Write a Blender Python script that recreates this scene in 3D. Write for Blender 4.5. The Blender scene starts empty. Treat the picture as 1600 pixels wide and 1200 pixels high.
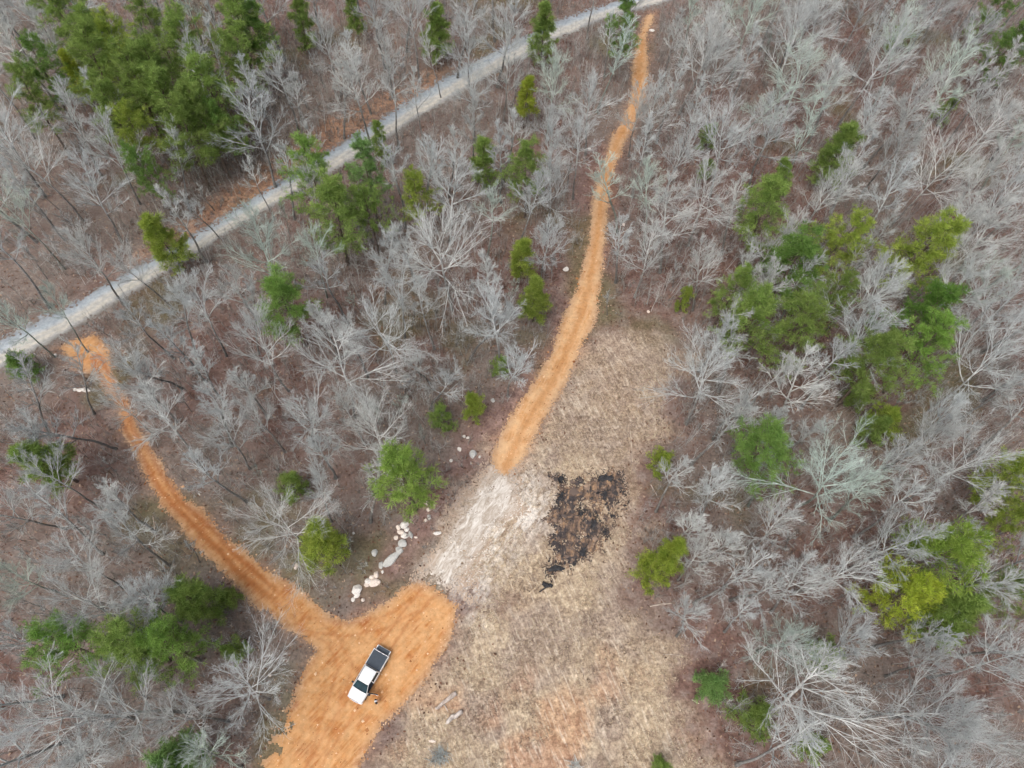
import bpy, bmesh, math, random
import numpy as np
from mathutils import Vector, Matrix

SC = bpy.context.scene
COL = SC.collection
rad = math.radians

# ------------------------------------------------------------------ camera
CAM_H = 91.0
FOC = 1130.0                       # focal length in pixels of the 1600 x 1200 photograph
CX, CY = 800.0, 600.0
NADIR = (745.0, 1185.0)            # where plumb lines converge in the photograph
_d = np.array([NADIR[0] - CX, -(NADIR[1] - CY), -FOC]); _d /= np.linalg.norm(_d)
_u = -_d
_f = np.array([0, 0, -1.0]); _h = _f - (_f @ _u) * _u; _h /= np.linalg.norm(_h)
RCW = np.array([np.cross(_h, _u), _h, _u])          # camera -> world
cam_data = bpy.data.cameras.new('camera')
cam = bpy.data.objects.new('camera', cam_data); COL.objects.link(cam)
cam_data.sensor_fit = 'HORIZONTAL'; cam_data.sensor_width = 36.0
cam_data.lens = 36.0 * FOC / 1600.0
cam_data.clip_start = 0.5; cam_data.clip_end = 6000
cam.matrix_world = Matrix.Translation((0, 0, CAM_H)) @ Matrix(RCW.tolist()).to_4x4()
SC.camera = cam

# ------------------------------------------------------------------ sky and sun (bright overcast)
SUN_EL, SUN_AZ = rad(62), rad(215)
world = bpy.data.worlds.new('World'); SC.world = world; world.use_nodes = True
nt = world.node_tree
sky = nt.nodes.new('ShaderNodeTexSky'); sky.sky_type = 'NISHITA'; sky.sun_disc = False
sky.sun_elevation = SUN_EL; sky.sun_rotation = SUN_AZ
sky.air_density = 1.0; sky.dust_density = 6.0; sky.ozone_density = 1.0
hs = nt.nodes.new('ShaderNodeHueSaturation'); hs.inputs['Saturation'].default_value = 0.6
nt.links.new(sky.outputs[0], hs.inputs['Color'])
nt.links.new(hs.outputs[0], nt.nodes['Background'].inputs['Color'])
nt.nodes['Background'].inputs['Strength'].default_value = 0.13
sd = bpy.data.lights.new('sun', 'SUN'); sd.energy = 1.0; sd.angle = rad(40); sd.color = (1.0, 0.99, 0.97)
sun = bpy.data.objects.new('sun', sd); COL.objects.link(sun)
# Nishita: rotation 0 puts the sun at +Y, growing clockwise seen from above
sdir = Vector((math.sin(SUN_AZ) * math.cos(SUN_EL), math.cos(SUN_AZ) * math.cos(SUN_EL), math.sin(SUN_EL)))
sun.rotation_euler = sdir.to_track_quat('Z', 'Y').to_euler()
sun.location = sdir * 200
SC.view_settings.view_transform = 'Standard'; SC.view_settings.look = 'None'
SC.view_settings.exposure = 0.40; SC.view_settings.gamma = 1.0; SC.view_settings.use_curve_mapping = False
SC.cycles.max_bounces = 3; SC.cycles.diffuse_bounces = 2; SC.cycles.glossy_bounces = 2
SC.cycles.transmission_bounces = 2; SC.cycles.transparent_max_bounces = 4
SC.cycles.use_adaptive_sampling = True; SC.cycles.adaptive_threshold = 0.05; SC.cycles.adaptive_min_samples = 20
SC.cycles.use_denoising = True; SC.cycles.debug_use_spatial_splits = True

# ------------------------------------------------------------------ helpers: photograph pixel <-> place
def vnoise(x, y, seed=0):
    xi = np.floor(x).astype(np.int64); yi = np.floor(y).astype(np.int64)
    fx = x - xi; fy = y - yi
    fx = fx * fx * (3 - 2 * fx); fy = fy * fy * (3 - 2 * fy)
    def hsh(a, b):
        n = (a * 374761393 + b * 668265263 + seed * 1442695041) & 0xffffffff
        n = ((n ^ (n >> 13)) * 1274126177) & 0xffffffff
        return ((n ^ (n >> 16)) & 0xffff) / 65535.0
    a = hsh(xi, yi); b = hsh(xi + 1, yi); c = hsh(xi, yi + 1); d = hsh(xi + 1, yi + 1)
    return (a * (1 - fx) + b * fx) * (1 - fy) + (c * (1 - fx) + d * fx) * fy
def fbm(x, y, seed=0, octv=4):
    s = 0.0; a = 0.5; t = 0.0
    for i in range(octv):
        s = s + a * vnoise(x * 2 ** i + 17.3 * i, y * 2 ** i - 9.1 * i, seed + i); t += a; a *= 0.5
    return s / t
def hgt(x, y):
    x = np.asarray(x, float); y = np.asarray(y, float)
    return (fbm(x / 34, y / 34, 5, 2) - 0.5) * 1.1 + (fbm(x / 7, y / 7, 9, 2) - 0.5) * 0.22
def G(px, py, z=0.0):
    r = RCW @ np.array([px - CX, -(py - CY), -FOC]); t = (z - CAM_H) / r[2]
    return np.array([r[0] * t, r[1] * t])
def GG(px, py):                      # on the uneven ground
    z = 0.0
    for _ in range(4):
        p = G(px, py, z); z = float(hgt(p[0], p[1]))
    return Vector((p[0], p[1], z))
def PX(x, y, z):
    c = RCW.T @ np.array([x, y, z - CAM_H]); return CX + FOC * c[0] / -c[2], CY - FOC * c[1] / -c[2]
def MPP(px, py, z=0.0):              # metres per photograph pixel at that place
    p = G(px, py, z); c = RCW.T @ np.array([p[0], p[1], z - CAM_H]); return -c[2] / FOC
def polyG(pts): return np.array([G(*p) for p in pts])
def sdist(x, y, poly):               # signed distance to a polygon, negative inside
    sh = x.shape; x = x.ravel(); y = y.ravel()
    d2 = np.full(x.shape, 1e18); ins = np.zeros(x.shape, bool); n = len(poly)
    for i in range(n):
        ax, ay = poly[i]; bx, by = poly[(i + 1) % n]
        ex, ey = bx - ax, by - ay; L = ex * ex + ey * ey + 1e-12
        t = np.clip(((x - ax) * ex + (y - ay) * ey) / L, 0, 1)
        d2 = np.minimum(d2, (x - ax - t * ex) ** 2 + (y - ay - t * ey) ** 2)
        c = ((ay > y) != (by > y)) & (x < ex * (y - ay) / (by - ay + 1e-15) + ax)
        ins ^= c
    d = np.sqrt(d2); d[ins] *= -1
    return d.reshape(sh)
class Lookup:
    """a polygon's signed distance kept as a raster, for many single questions"""
    def __init__(s, poly, lo, hi, step):
        s.lo = lo; s.step = step
        x = np.arange(lo[0], hi[0], step); y = np.arange(lo[1], hi[1], step); X, Y = np.meshgrid(x, y); s.D = sdist(X, Y, np.asarray(poly, float))
    def __call__(s, x, y):
        i = np.clip(((np.asarray(x) - s.lo[0]) / s.step).round().astype(int), 0, s.D.shape[1] - 1); j = np.clip(((np.asarray(y) - s.lo[1]) / s.step).round().astype(int), 0, s.D.shape[0] - 1)
        return s.D[j, i]
def smooth(e0, e1, x):
    t = np.clip((x - e0) / (e1 - e0), 0, 1); return t * t * (3 - 2 * t)

# ------------------------------------------------------------------ helpers: objects and materials
def mesh_np(name, V, faces_list, mat=None, smooth_sh=True):
    """faces_list: list of int arrays (n,3) or (n,4)."""
    me = bpy.data.meshes.new(name)
    V = np.asarray(V, np.float32)
    loops = np.concatenate([f.ravel() for f in faces_list]).astype(np.int32)
    sizes = np.concatenate([np.full(len(f), f.shape[1], np.int32) for f in faces_list])
    me.vertices.add(len(V)); me.vertices.foreach_set('co', V.ravel())
    me.loops.add(len(loops)); me.loops.foreach_set('vertex_index', loops)
    me.polygons.add(len(sizes))
    st = np.concatenate([[0], np.cumsum(sizes)[:-1]]).astype(np.int32)
    me.polygons.foreach_set('loop_start', st)
    if smooth_sh: me.polygons.foreach_set('use_smooth', np.ones(len(sizes), bool))
    me.update(calc_edges=True)
    if mat: me.materials.append(mat)
    return me
def add_attr(me, name, arr):
    a = me.attributes.new(name, 'FLOAT', 'POINT'); a.data.foreach_set('value', np.asarray(arr, np.float32))
def obj(name, me, parent=None, loc=(0, 0, 0), rz=0.0, **kw):
    o = bpy.data.objects.new(name, me); COL.objects.link(o)
    o.location = loc; o.rotation_euler = (0, 0, rz)
    if parent: o.parent = parent
    for k, v in kw.items(): o[k] = v
    return o
def M(name, rough=0.9, spec=0.2):
    m = bpy.data.materials.new(name); m.use_nodes = True
    b = m.node_tree.nodes['Principled BSDF']; b.inputs['Roughness'].default_value = rough
    b.inputs['Specular IOR Level'].default_value = spec
    return m, m.node_tree, b
class NT:
    """small node-building helper"""
    def __init__(s, t): s.t = t
    def n(s, typ, **kw):
        nd = s.t.nodes.new(typ)
        for k, v in kw.items(): setattr(nd, k, v)
        return nd
    def l(s, a, b): s.t.links.new(a, b)
    def coord(s, scale=(1, 1, 1), rz=0.0, which='Object'):
        c = s.n('ShaderNodeTexCoord'); mp = s.n('ShaderNodeMapping')
        mp.inputs['Scale'].default_value = scale; mp.inputs['Rotation'].default_value = (0, 0, rz)
        if rz:
            # rotate first, then stretch
            mp.inputs['Scale'].default_value = (1, 1, 1)
            m2 = s.n('ShaderNodeMapping'); m2.inputs['Scale'].default_value = scale
            s.l(c.outputs[which], mp.inputs[0]); s.l(mp.outputs[0], m2.inputs[0]); return m2.outputs[0]
        s.l(c.outputs[which], mp.inputs[0]); return mp.outputs[0]
    def noise(s, vec, scale, detail=5, rough=0.6, dist=0.0):
        nd = s.n('ShaderNodeTexNoise'); s.l(vec, nd.inputs['Vector'])
        nd.inputs['Scale'].default_value = scale; nd.inputs['Detail'].default_value = detail
        nd.inputs['Roughness'].default_value = rough; nd.inputs['Distortion'].default_value = dist
        return nd.outputs['Fac']
    def attr(s, name):
        a = s.n('ShaderNodeAttribute'); a.attribute_name = name; return a.outputs['Fac']
    def ramp(s, fac, stops, interp='LINEAR'):
        r = s.n('ShaderNodeValToRGB'); r.color_ramp.interpolation = interp
        e = r.color_ramp.elements
        while len(e) < len(stops): e.new(0.5)
        for i, (p, c) in enumerate(stops):
            e[i].position = p; e[i].color = (*c, 1) if not isinstance(c, float) else (c, c, c, 1)
        s.l(fac, r.inputs[0]); return r.outputs[0]
    def mix(s, fac, a, b, mode='MIX'):
        m = s.n('ShaderNodeMix'); m.data_type = 'RGBA'; m.blend_type = mode
        for sock, v in ((m.inputs[0], fac), (m.inputs[6], a), (m.inputs[7], b)):
            if isinstance(v, (int, float)): sock.default_value = v
            elif isinstance(v, tuple): sock.default_value = (*v, 1)
            else: s.l(v, sock)
        return m.outputs[2]
    def math(s, op, a, b=0.0, clamp=False):
        m = s.n('ShaderNodeMath'); m.operation = op; m.use_clamp = clamp
        for sock, v in ((m.inputs[0], a), (m.inputs[1], b)):
            if isinstance(v, (int, float)): sock.default_value = v
            else: s.l(v, sock)
        return m.outputs[0]
    def bump(s, h, bsdf, strength=0.5, dist=0.1):
        b = s.n('ShaderNodeBump'); b.inputs['Strength'].default_value = strength; b.inputs['Distance'].default_value = dist
        s.l(h, b.inputs['Height']); s.l(b.outputs[0], bsdf.inputs['Normal'])
def srgb(r, g, b):
    f = lambda c: c / 12.92 if c <= 0.04045 else ((c + 0.055) / 1.055) ** 2.4
    return tuple(f(v / 255.0) for v in (r, g, b))
def plain(name, col, rough=0.6, spec=0.3, metal=0.0, var=0.12, scale=6.0):
    m, t, b = M(name, rough, spec); k = NT(t); b.inputs['Metallic'].default_value = metal
    v = k.noise(k.coord(), scale, 3)
    dark = tuple(c * (1 - var) for c in col); lite = tuple(min(1, c * (1 + var)) for c in col)
    k.l(k.ramp(v, [(0.3, dark), (0.7, lite)]), b.inputs['Base Color'])
    return m

# ------------------------------------------------------------------ places, traced as pixels of the photograph and laid on the ground
ROAD_UP = [(-160, 618), (-60, 563), (0, 532), (100, 482), (160, 448), (250, 398), (330, 352), (400, 309), (500, 242), (560, 208), (650, 148), (700, 118), (800, 66), (870, 33), (950, 6), (1000, -8), (1100, -42), (1250, -90)]
ROAD_LO = [(-160, 680), (-60, 618), (0, 583), (100, 527), (160, 490), (250, 437), (330, 388), (400, 342), (500, 284), (560, 250), (650, 190), (700, 161), (800, 104), (870, 66), (950, 30), (1045, 4), (1150, -30), (1250, -66)]
P_ROAD = polyG(ROAD_UP + ROAD_LO[::-1])
TRACK_A = [(1012, 20), (1000, 45), (988, 95), (985, 150), (975, 180), (955, 215), (940, 260), (927, 300), (921, 375), (912, 410), (901, 445), (890, 470), (877, 500), (860, 550), (838, 590), (812, 625), (795, 655), (780, 685), (768, 715), (772, 735), (788, 746),
           (806, 738), (822, 715), (838, 680), (855, 650), (868, 625), (890, 590), (907, 550), (928, 505), (938, 455), (943, 400), (947, 350), (953, 300), (962, 260), (975, 225), (990, 195), (1005, 160), (1012, 130), (1014, 95), (1012, 60), (1024, 20)]
TRACK_B = [(92, 545), (110, 530), (150, 520), (172, 545), (176, 585), (207, 640), (217, 670), (235, 700), (262, 742), (300, 785), (322, 800), (357, 840), (400, 872), (437, 902), (462, 917), (495, 942), (515, 962), (545, 970), (575, 957), (605, 940), (625, 920), (647, 911), (672, 915), (695, 930), (717, 947), (710, 982), (692, 1020), (665, 1060), (635, 1100), (600, 1132), (575, 1175), (560, 1200), (540, 1260), (375, 1260), (405, 1200), (424, 1165), (434, 1125), (456, 1100), (465, 1075), (475, 1042), (493, 1017), (450, 982), (400, 947), (350, 897), (302, 852), (275, 815), (247, 785), (227, 750), (212, 705), (190, 675), (185, 640), (150, 585), (120, 575)]
WHITE = [(768, 728), (800, 742), (815, 765), (812, 800), (785, 830), (760, 860), (735, 890), (712, 930), (690, 925), (655, 905), (672, 868), (692, 835), (715, 800), (738, 765)]
BURNT = [(866, 742), (882, 740), (886, 762), (905, 752), (925, 742), (972, 738), (976, 770), (968, 795), (952, 806), (945, 835), (930, 872), (912, 880), (895, 888), (870, 898), (856, 892), (868, 870), (860, 845), (862, 800), (868, 778)]
CLEAR = [(925, 505), (990, 500), (1050, 510), (1062, 560), (1042, 640), (1018, 690), (1005, 740), (985, 800), (980, 870), (995, 930), (1050, 965), (1090, 1010), (1100, 1100), (1120, 1200), (1130, 1280), (510, 1280), (570, 1180), (640, 1110), (700, 1020), (718, 950), (690, 920), (655, 905), (680, 860), (715, 800), (750, 750), (775, 735), (800, 740), (830, 690), (870, 620), (905, 560)]
BARE_STRIP = [(930, 225), (975, 225), (950, 300), (945, 400), (940, 470), (905, 560), (860, 640), (800, 735), (760, 740), (700, 830), (640, 900), (560, 960), (545, 925), (600, 880), (650, 800), (720, 690), (800, 590), (870, 480), (895, 380), (900, 300)]
P_A, P_B, P_W, P_BU, P_C, P_S = map(polyG, (TRACK_A, TRACK_B, WHITE, BURNT, CLEAR, BARE_STRIP))
LK = {k: Lookup(p, (-135, -25), (135, 185), .6) for k, p in dict(R=P_ROAD, A=P_A, B=P_B, W=P_W, BU=P_BU, C=P_C, S=P_S).items()}

# ------------------------------------------------------------------ ground
def ground_material():
    m, t, b = M('forest_floor_and_clearing', 1.0, 0.05); k = NT(t)
    c = k.coord()
    big = k.attr('big'); mid = k.noise(c, 0.55, 3, 0.65); fine = k.noise(c, 3.2, 3, 0.75)
    lit = k.ramp(mid, [(0.28, srgb(84, 65, 59)), (0.45, srgb(114, 90, 82)), (0.6, srgb(124, 107, 101)), (0.75, srgb(144, 129, 121))])
    lit = k.mix(k.ramp(big, [(0.35, 0.0), (0.65, 0.6)]), lit, srgb(122, 115, 107))
    lit = k.mix(k.attr('strip'), lit, k.ramp(mid, [(0.3, srgb(104, 80, 74)), (0.7, srgb(146, 120, 112))]))
    mot = k.noise(c, 1.1, 4, 0.75, 0.0)
    grs = k.ramp(mot, [(0.25, srgb(106, 92, 79)), (0.4, srgb(142, 124, 106)), (0.52, srgb(169, 151, 128)), (0.64, srgb(189, 172, 147)), (0.76, srgb(214, 201, 178))])
    grs = k.mix(k.math('MAXIMUM', k.attr('purple'), k.math('MULTIPLY', k.attr('mauve'), k.ramp(mid, [(0.35, 0.3), (0.6, 1.0)]))), grs, k.ramp(mot, [(0.28, srgb(102, 87, 81)), (0.72, srgb(162, 147, 138))]))
    grs = k.mix(k.attr('rust'), grs, k.ramp(mot, [(0.3, srgb(150, 104, 76)), (0.7, srgb(196, 150, 112))]))
    st = k.noise(k.coord((3.2, 0.35, 1), rad(-28)), 1.0, 3, 0.7)
    grs = k.mix(k.ramp(st, [(0.52, 0.0), (0.7, 0.6)]), grs, srgb(210, 198, 180))
    col = k.mix(k.attr('clear'), lit, grs)
    orn = k.math('MULTIPLY', k.attr('orange'), k.ramp(mot, [(0.36, 0.0), (0.56, 1.0)]))
    col = k.mix(orn, col, k.ramp(mid, [(0.3, srgb(142, 106, 84)), (0.7, srgb(172, 136, 108))]))
    plm = k.math('MULTIPLY', k.attr('pale'), k.ramp(k.noise(k.coord((1.6, 0.5, 1), rad(30)), 0.8, 4, 0.75), [(0.4, 0.0), (0.54, 1.0)]))
    col = k.mix(plm, col, srgb(216, 209, 200))
    col = k.mix(k.attr('moss'), col, srgb(98, 98, 66))
    col = k.mix(1.0, col, k.ramp(fine, [(0.26, 0.52), (0.5, 1.0), (0.76, 1.48)]), 'MULTIPLY')
    k.l(col, b.inputs['Base Color'])
    return m

def axis(lo, hi, step, far):
    out = [-far, -far * .5, -far * .25]
    inner = np.arange(lo, hi + step * .5, step)
    w = [lo - 60, lo - 25, lo - 8]; e = [hi + 8, hi + 25, hi + 60]
    return np.concatenate([out, w, inner, e, [far * .25, far * .5, far]])
gx = axis(-112, 112, 0.7, 2500); gy = axis(-14, 160, 0.7, 2500)
XX, YY = np.meshgrid(gx, gy)
near = (np.abs(XX) < 250) & (np.abs(YY) < 300)
ZZ = np.where(near, hgt(XX, YY), 0.0)
def grid_faces(nx, ny, keep=None):
    i = np.arange(ny - 1)[:, None] * nx + np.arange(nx - 1)[None, :]
    f = np.stack([i, i + 1, i + nx + 1, i + nx], -1)
    return f[keep] if keep is not None else f.reshape(-1, 4)
n1 = fbm(XX / 3.5, YY / 3.5, 21, 4) - 0.5; n2 = fbm(XX / 9, YY / 9, 31, 3) - 0.5
sC = sdist(XX, YY, P_C); sB = sdist(XX, YY, P_B); sA = sdist(XX, YY, P_A); sR = sdist(XX, YY, P_ROAD)
a_clear = smooth(3.2, -3.2, sC + n1 * 9 + n2 * 12 + 1.0)
bank = polyG([(180, 425), (330, 318), (400, 268), (480, 208), (540, 178), (660, 115), (760, 72), (650, 150), (560, 208), (500, 242), (400, 309), (330, 352)])
sBk = sdist(XX, YY, bank)
patch2 = polyG([(480, 235), (490, 205), (545, 190), (560, 205)])
a_or = np.maximum.reduce([smooth(1.5, -0.3, np.minimum(sA, sB) + n1 * 3.0) * 0.55,
                          smooth(2.0, -1.2, sBk + n1 * 4) * 0.8, smooth(1.2, -1.2, sdist(XX, YY, patch2) + n1 * 3) * 0.9])
pR = polyG([(690, 1090), (900, 1060), (1090, 1060), (1120, 1280), (520, 1280), (580, 1190)])
a_rust = np.clip(smooth(8, -8, sdist(XX, YY, pR) + n2 * 10) + 0.12, 0, 1) * smooth(.5, .68, fbm(XX / 5, YY / 5, 303, 4)) * .5
a_moss = smooth(0.62, 0.8, fbm(XX / 11, YY / 11, 77, 4)) * (1 - a_clear) * 0.55
pW = polyG([(768, 728), (840, 745), (850, 800), (820, 850), (770, 900), (740, 960), (712, 935), (690, 925), (655, 905), (672, 868), (692, 835), (715, 800), (738, 765)])
pM = polyG([(940, 520), (1050, 520), (1045, 620), (1000, 730), (985, 850), (1010, 940), (1100, 1020), (1110, 1200), (1050, 1200), (1030, 1060), (960, 950), (975, 760), (930, 720), (860, 700), (880, 620)])
a_mauve = smooth(3.5, -3.5, sdist(XX, YY, pM) + n2 * 9) * .6
a_pale = smooth(3.0, -3.0, sdist(XX, YY, pW) + n1 * 5) * .9
V = np.stack([XX.ravel(), YY.ravel(), ZZ.ravel()], 1)
me = mesh_np('ground', V, [grid_faces(len(gx), len(gy))], ground_material())
for nm, a in (('clear', a_clear), ('orange', a_or), ('rust', a_rust), ('moss', a_moss), ('pale', a_pale), ('mauve', a_mauve), ('strip', smooth(1.5, -1.5, sdist(XX, YY, P_S) + n1 * 4) * .8), ('big', fbm(XX / 14, YY / 14, 301, 4)), ('purple', smooth(.5, .66, fbm(XX / 5, YY / 5, 302, 4)) * .55)): add_attr(me, nm, a.ravel())
obj('ground', me, kind='structure', label='leaf-covered forest floor with dry grass clearing')

def sheet(name, label, poly, mat, step, lift, rag, seed, extra=None, scale=1.6, hole=0.0, crown=None, edge_n=0.45, feather=0.6):
    """a ragged-edged sheet of soil or gravel lying on the ground"""
    lo = poly.min(0) - 1.5; hi = poly.max(0) + 1.5
    lo = np.maximum(lo, (-118, -18)); hi = np.minimum(hi, (118, 165))
    x = np.arange(lo[0], hi[0], step); y = np.arange(lo[1], hi[1], step)
    X, Y = np.meshgrid(x, y)
    rng = np.random.default_rng(seed)
    s0 = sdist(X, Y, poly)
    s = s0 + (fbm(X / scale, Y / scale, seed, 5) - 0.5) * rag + (vnoise(X / .45, Y / .45, seed + 9) - .5) * edge_n
    if hole: s = np.maximum(s, (fbm(X / 2.2, Y / 2.2, seed + 3, 4) - (1 - hole)) * 12)
    if extra is not None: s = extra(X, Y, s)
    cen = (s[:-1, :-1] + s[1:, :-1] + s[:-1, 1:] + s[1:, 1:]) / 4
    cen = cen + (rng.uniform(0, 1, cen.shape) ** 1.5) * feather - feather * .35
    keep = cen < 0
    f = grid_faces(len(x), len(y), keep)
    used = np.unique(f); remap = np.full(X.size, -1, np.int64); remap[used] = np.arange(len(used))
    Xj = X + rng.uniform(-.3, .3, X.shape) * step; Yj = Y + rng.uniform(-.3, .3, X.shape) * step
    # follow the ground sheet's own facets so nothing pokes through
    Z = hgt(X, Y) + lift + 0.02 * np.clip(-s, 0, 1)
    if crown is not None: Z = Z + crown(X, Y, s)
    V = np.stack([Xj.ravel(), Yj.ravel(), Z.ravel()], 1)[used]
    me = mesh_np(name, V, [remap[f]], mat)
    add_attr(me, 'sd', s0.ravel()[used])
    o = obj(name, me, kind='structure', label=label)
    return o, me, X.ravel()[used], Y.ravel()[used]

def clay_material(name, deep, mid_c, pale, rot):
    m, t, b = M(name, 1.0, 0.05); k = NT(t); c = k.coord()
    a = k.noise(c, 0.42, 3, 0.65); m2 = k.noise(c, 1.6, 4, 0.75)
    st = k.noise(k.coord((2.2, 0.2, 1), rot), 1.0, 3, 0.7)
    col = k.ramp(a, [(0.34, deep), (0.47, mid_c), (0.62, pale)])
    col = k.mix(k.ramp(st, [(0.38, 0.0), (0.62, 0.85)]), col, pale)
    col = k.mix(k.ramp(k.attr('rut'), [(0.0, 0.0), (1.0, 0.85)]), col, deep)
    edge = k.ramp(k.math('ADD', k.math('MULTIPLY', k.attr('sd'), 0.5), k.math('ADD', m2, 0.35)), [(0.3, 0.0), (0.72, 0.5), (0.95, 0.95)])
    col = k.mix(edge, col, k.ramp(m2, [(0.3, srgb(140, 114, 96)), (0.7, srgb(186, 156, 126))]))
    col = k.mix(1.0, col, k.ramp(m2, [(0.26, 0.74), (0.5, 1.0), (0.76, 1.2)]), 'MULTIPLY')
    k.l(col, b.inputs['Base Color'])
    return m
def polyline_dist(X, Y, pts):
    d = np.full(X.shape, 1e9)
    for (ax, ay), (bx, by) in zip(pts[:-1], pts[1:]):
        ex, ey = bx - ax, by - ay; t = np.clip(((X - ax) * ex + (Y - ay) * ey) / (ex * ex + ey * ey), 0, 1)
        d = np.minimum(d, np.hypot(X - ax - t * ex, Y - ay - t * ey))
    return d
def ruts(X, Y, line, half, w):
    pts = polyG(line); d = polyline_dist(X, Y, pts) + (fbm(X / 2, Y / 2, 8, 3) - .5) * 0.5
    return np.exp(-((d - half) / w) ** 2)

# gravel road
def road_material():
    m, t, b = M('gravel', 0.95, 0.1); k = NT(t); c = k.coord()
    v = k.attr('across'); a = k.noise(c, 0.35, 3, 0.7); g2 = k.noise(c, 1.7, 4, 0.75)
    vv = k.math('ADD', v, k.math('MULTIPLY', k.math('SUBTRACT', a, 0.5), 0.32))
    col = k.ramp(vv, [(0.0, srgb(122, 116, 110)), (0.08, srgb(140, 147, 152)), (0.3, srgb(158, 166, 171)), (0.42, srgb(172, 173, 172)), (0.5, srgb(186, 181, 170)), (0.58, srgb(172, 170, 164)), (0.68, srgb(188, 182, 170)), (0.8, srgb(156, 155, 151)), (0.9, srgb(132, 128, 122)), (1.0, srgb(112, 102, 94))])
    col = k.mix(k.ramp(a, [(0.5, 0.0), (0.7, 0.5)]), col, srgb(154, 157, 158))
    col = k.mix(1.0, col, k.ramp(g2, [(0.26, 0.7), (0.74, 1.28)]), 'MULTIPLY')
    k.l(col, b.inputs['Base Color'])
    return m
ro, rme, rx, ry = sheet('gravel_road', 'pale grey gravel road crossing the woods', P_ROAD, road_material(), 0.26, 0.07, 1.0, 41, edge_n=0.6, feather=1.2)
du = polyline_dist(rx, ry, polyG(ROAD_UP)); dl = polyline_dist(rx, ry, polyG(ROAD_LO))
add_attr(rme, 'across', du / (du + dl + 1e-6))
# clay tracks
A_LINE = [(1004, 60), (998, 120), (990, 180), (965, 215), (950, 270), (940, 310), (934, 360), (928, 400), (920, 450), (905, 500), (884, 550), (862, 600), (835, 640), (808, 690), (790, 735)]
ao, ame, ax_, ay_ = sheet('dirt_track', 'straight tan clay track running up from the clearing to the road', P_A,
    clay_material('tan_clay', srgb(180, 130, 84), srgb(197, 150, 104), srgb(207, 170, 130), rad(20)), 0.15, 0.055, 1.2, 51, hole=0.1, scale=2.4)
add_attr(ame, 'rut', ruts(ax_, ay_, A_LINE, 0.05, 0.55) * 0.8)
B_LINE = [(150, 560), (196, 650), (205, 680), (224, 703), (246, 745), (275, 785), (330, 835), (375, 885), (430, 930), (480, 975), (530, 1020)]
def b_extra(X, Y, s):
    # the lower end of the pad thins out into patches
    P = np.stack([X.ravel(), Y.ravel()], 1)
    q0, q1 = G(440, 1200), G(520, 1060)
    ax = q1 - q0; L = np.linalg.norm(ax); ax /= L
    tt = ((P - q0) @ ax).reshape(X.shape)
    nrm = np.array([-ax[1], ax[0]]); side = ((P - G(520, 1120)) @ nrm).reshape(X.shape)
    w = smooth(7.5, 1.0, tt) * smooth(-1.0, 4.5, side)
    return s + w * (fbm(X / 1.1, Y / 1.1, 61, 4) - 0.36) * 7
bo, bme, bx_, by_ = sheet('dirt_track', 'deep orange clay track widening into the parking pad', P_B,
    clay_material('orange_clay', srgb(164, 102, 60), srgb(184, 131, 82), srgb(199, 155, 110), rad(38)), 0.15, 0.06, 1.2, 52, extra=b_extra, hole=0.08, scale=2.4)
add_attr(bme, 'rut', ruts(bx_, by_, B_LINE, 0.55, 0.45) * 1.0 * smooth(12, 20, np.hypot(bx_ - G(600, 1050)[0], by_ - G(600, 1050)[1])))
_r = bme.attributes['rut']; _v = np.zeros(len(bx_), np.float32); _r.data.foreach_get('value', _v)
for line, wt in (([(480, 975), (540, 985), (600, 975), (660, 940)], .5), ([(601, 1012), (630, 970), (665, 930), (690, 915)], .55), ([(552, 1097), (525, 1140), (490, 1200), (470, 1260)], .5), ([(470, 965), (520, 1000), (540, 1040), (520, 1110), (500, 1170)], .4)):
    _v = np.maximum(_v, ruts(bx_, by_, line, .75, .22) * wt)
_r.data.foreach_set('value', _v.astype(np.float32))
# bleached clay
def white_material():
    m, t, b = M('bleached_clay', 1.0, 0.05); k = NT(t); c = k.coord()
    st = k.noise(k.coord((1.7, 0.6, 1), rad(30)), 0.9, 4, 0.75, 0.8); a = k.noise(c, 0.5, 3, 0.7)
    col = k.ramp(st, [(0.3, srgb(150, 137, 124)), (0.45, srgb(178, 166, 153)), (0.57, srgb(206, 199, 190)), (0.72, srgb(228, 223, 216))])
    edge = k.ramp(k.math('ADD', k.math('MULTIPLY', k.attr('sd'), 0.45), k.math('ADD', a, 0.4)), [(0.2, 0.0), (0.9, 0.95)])
    col = k.mix(edge, col, srgb(176, 156, 138))
    k.l(col, b.inputs['Base Color'])
    return m
sheet('clay_patch', 'bleached white clay patch between the two tracks', P_W, white_material(), 0.15, 0.05, 6.0, 53, scale=2.4, hole=0.3, feather=3.0)
# burnt ground
def burnt_material():
    m, t, b = M('burnt_soil', 1.0, 0.05); k = NT(t); c = k.coord()
    a = k.noise(c, 0.6, 4, 0.7, 0.8); f = k.noise(c, 3.0, 3, 0.75)
    st = k.noise(k.coord((2.2, 0.5, 1), rad(12)), 1.0, 3, 0.7)
    col = k.ramp(st, [(0.34, srgb(86, 74, 68)), (0.5, srgb(122, 102, 88)), (0.66, srgb(168, 136, 106))])
    col = k.mix(k.ramp(a, [(0.46, 0.0), (0.58, 0.92)]), col, srgb(64, 62, 64))
    col = k.mix(1.0, col, k.ramp(f, [(0.28, 0.55), (0.72, 1.35)]), 'MULTIPLY')
    k.l(col, b.inputs['Base Color'])
    return m
sheet('burnt_patch', 'blackened burn patch of charred soil in the clearing', P_BU, burnt_material(), 0.14, 0.05, 3.5, 54, scale=1.4, hole=0.34, feather=1.8)

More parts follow.
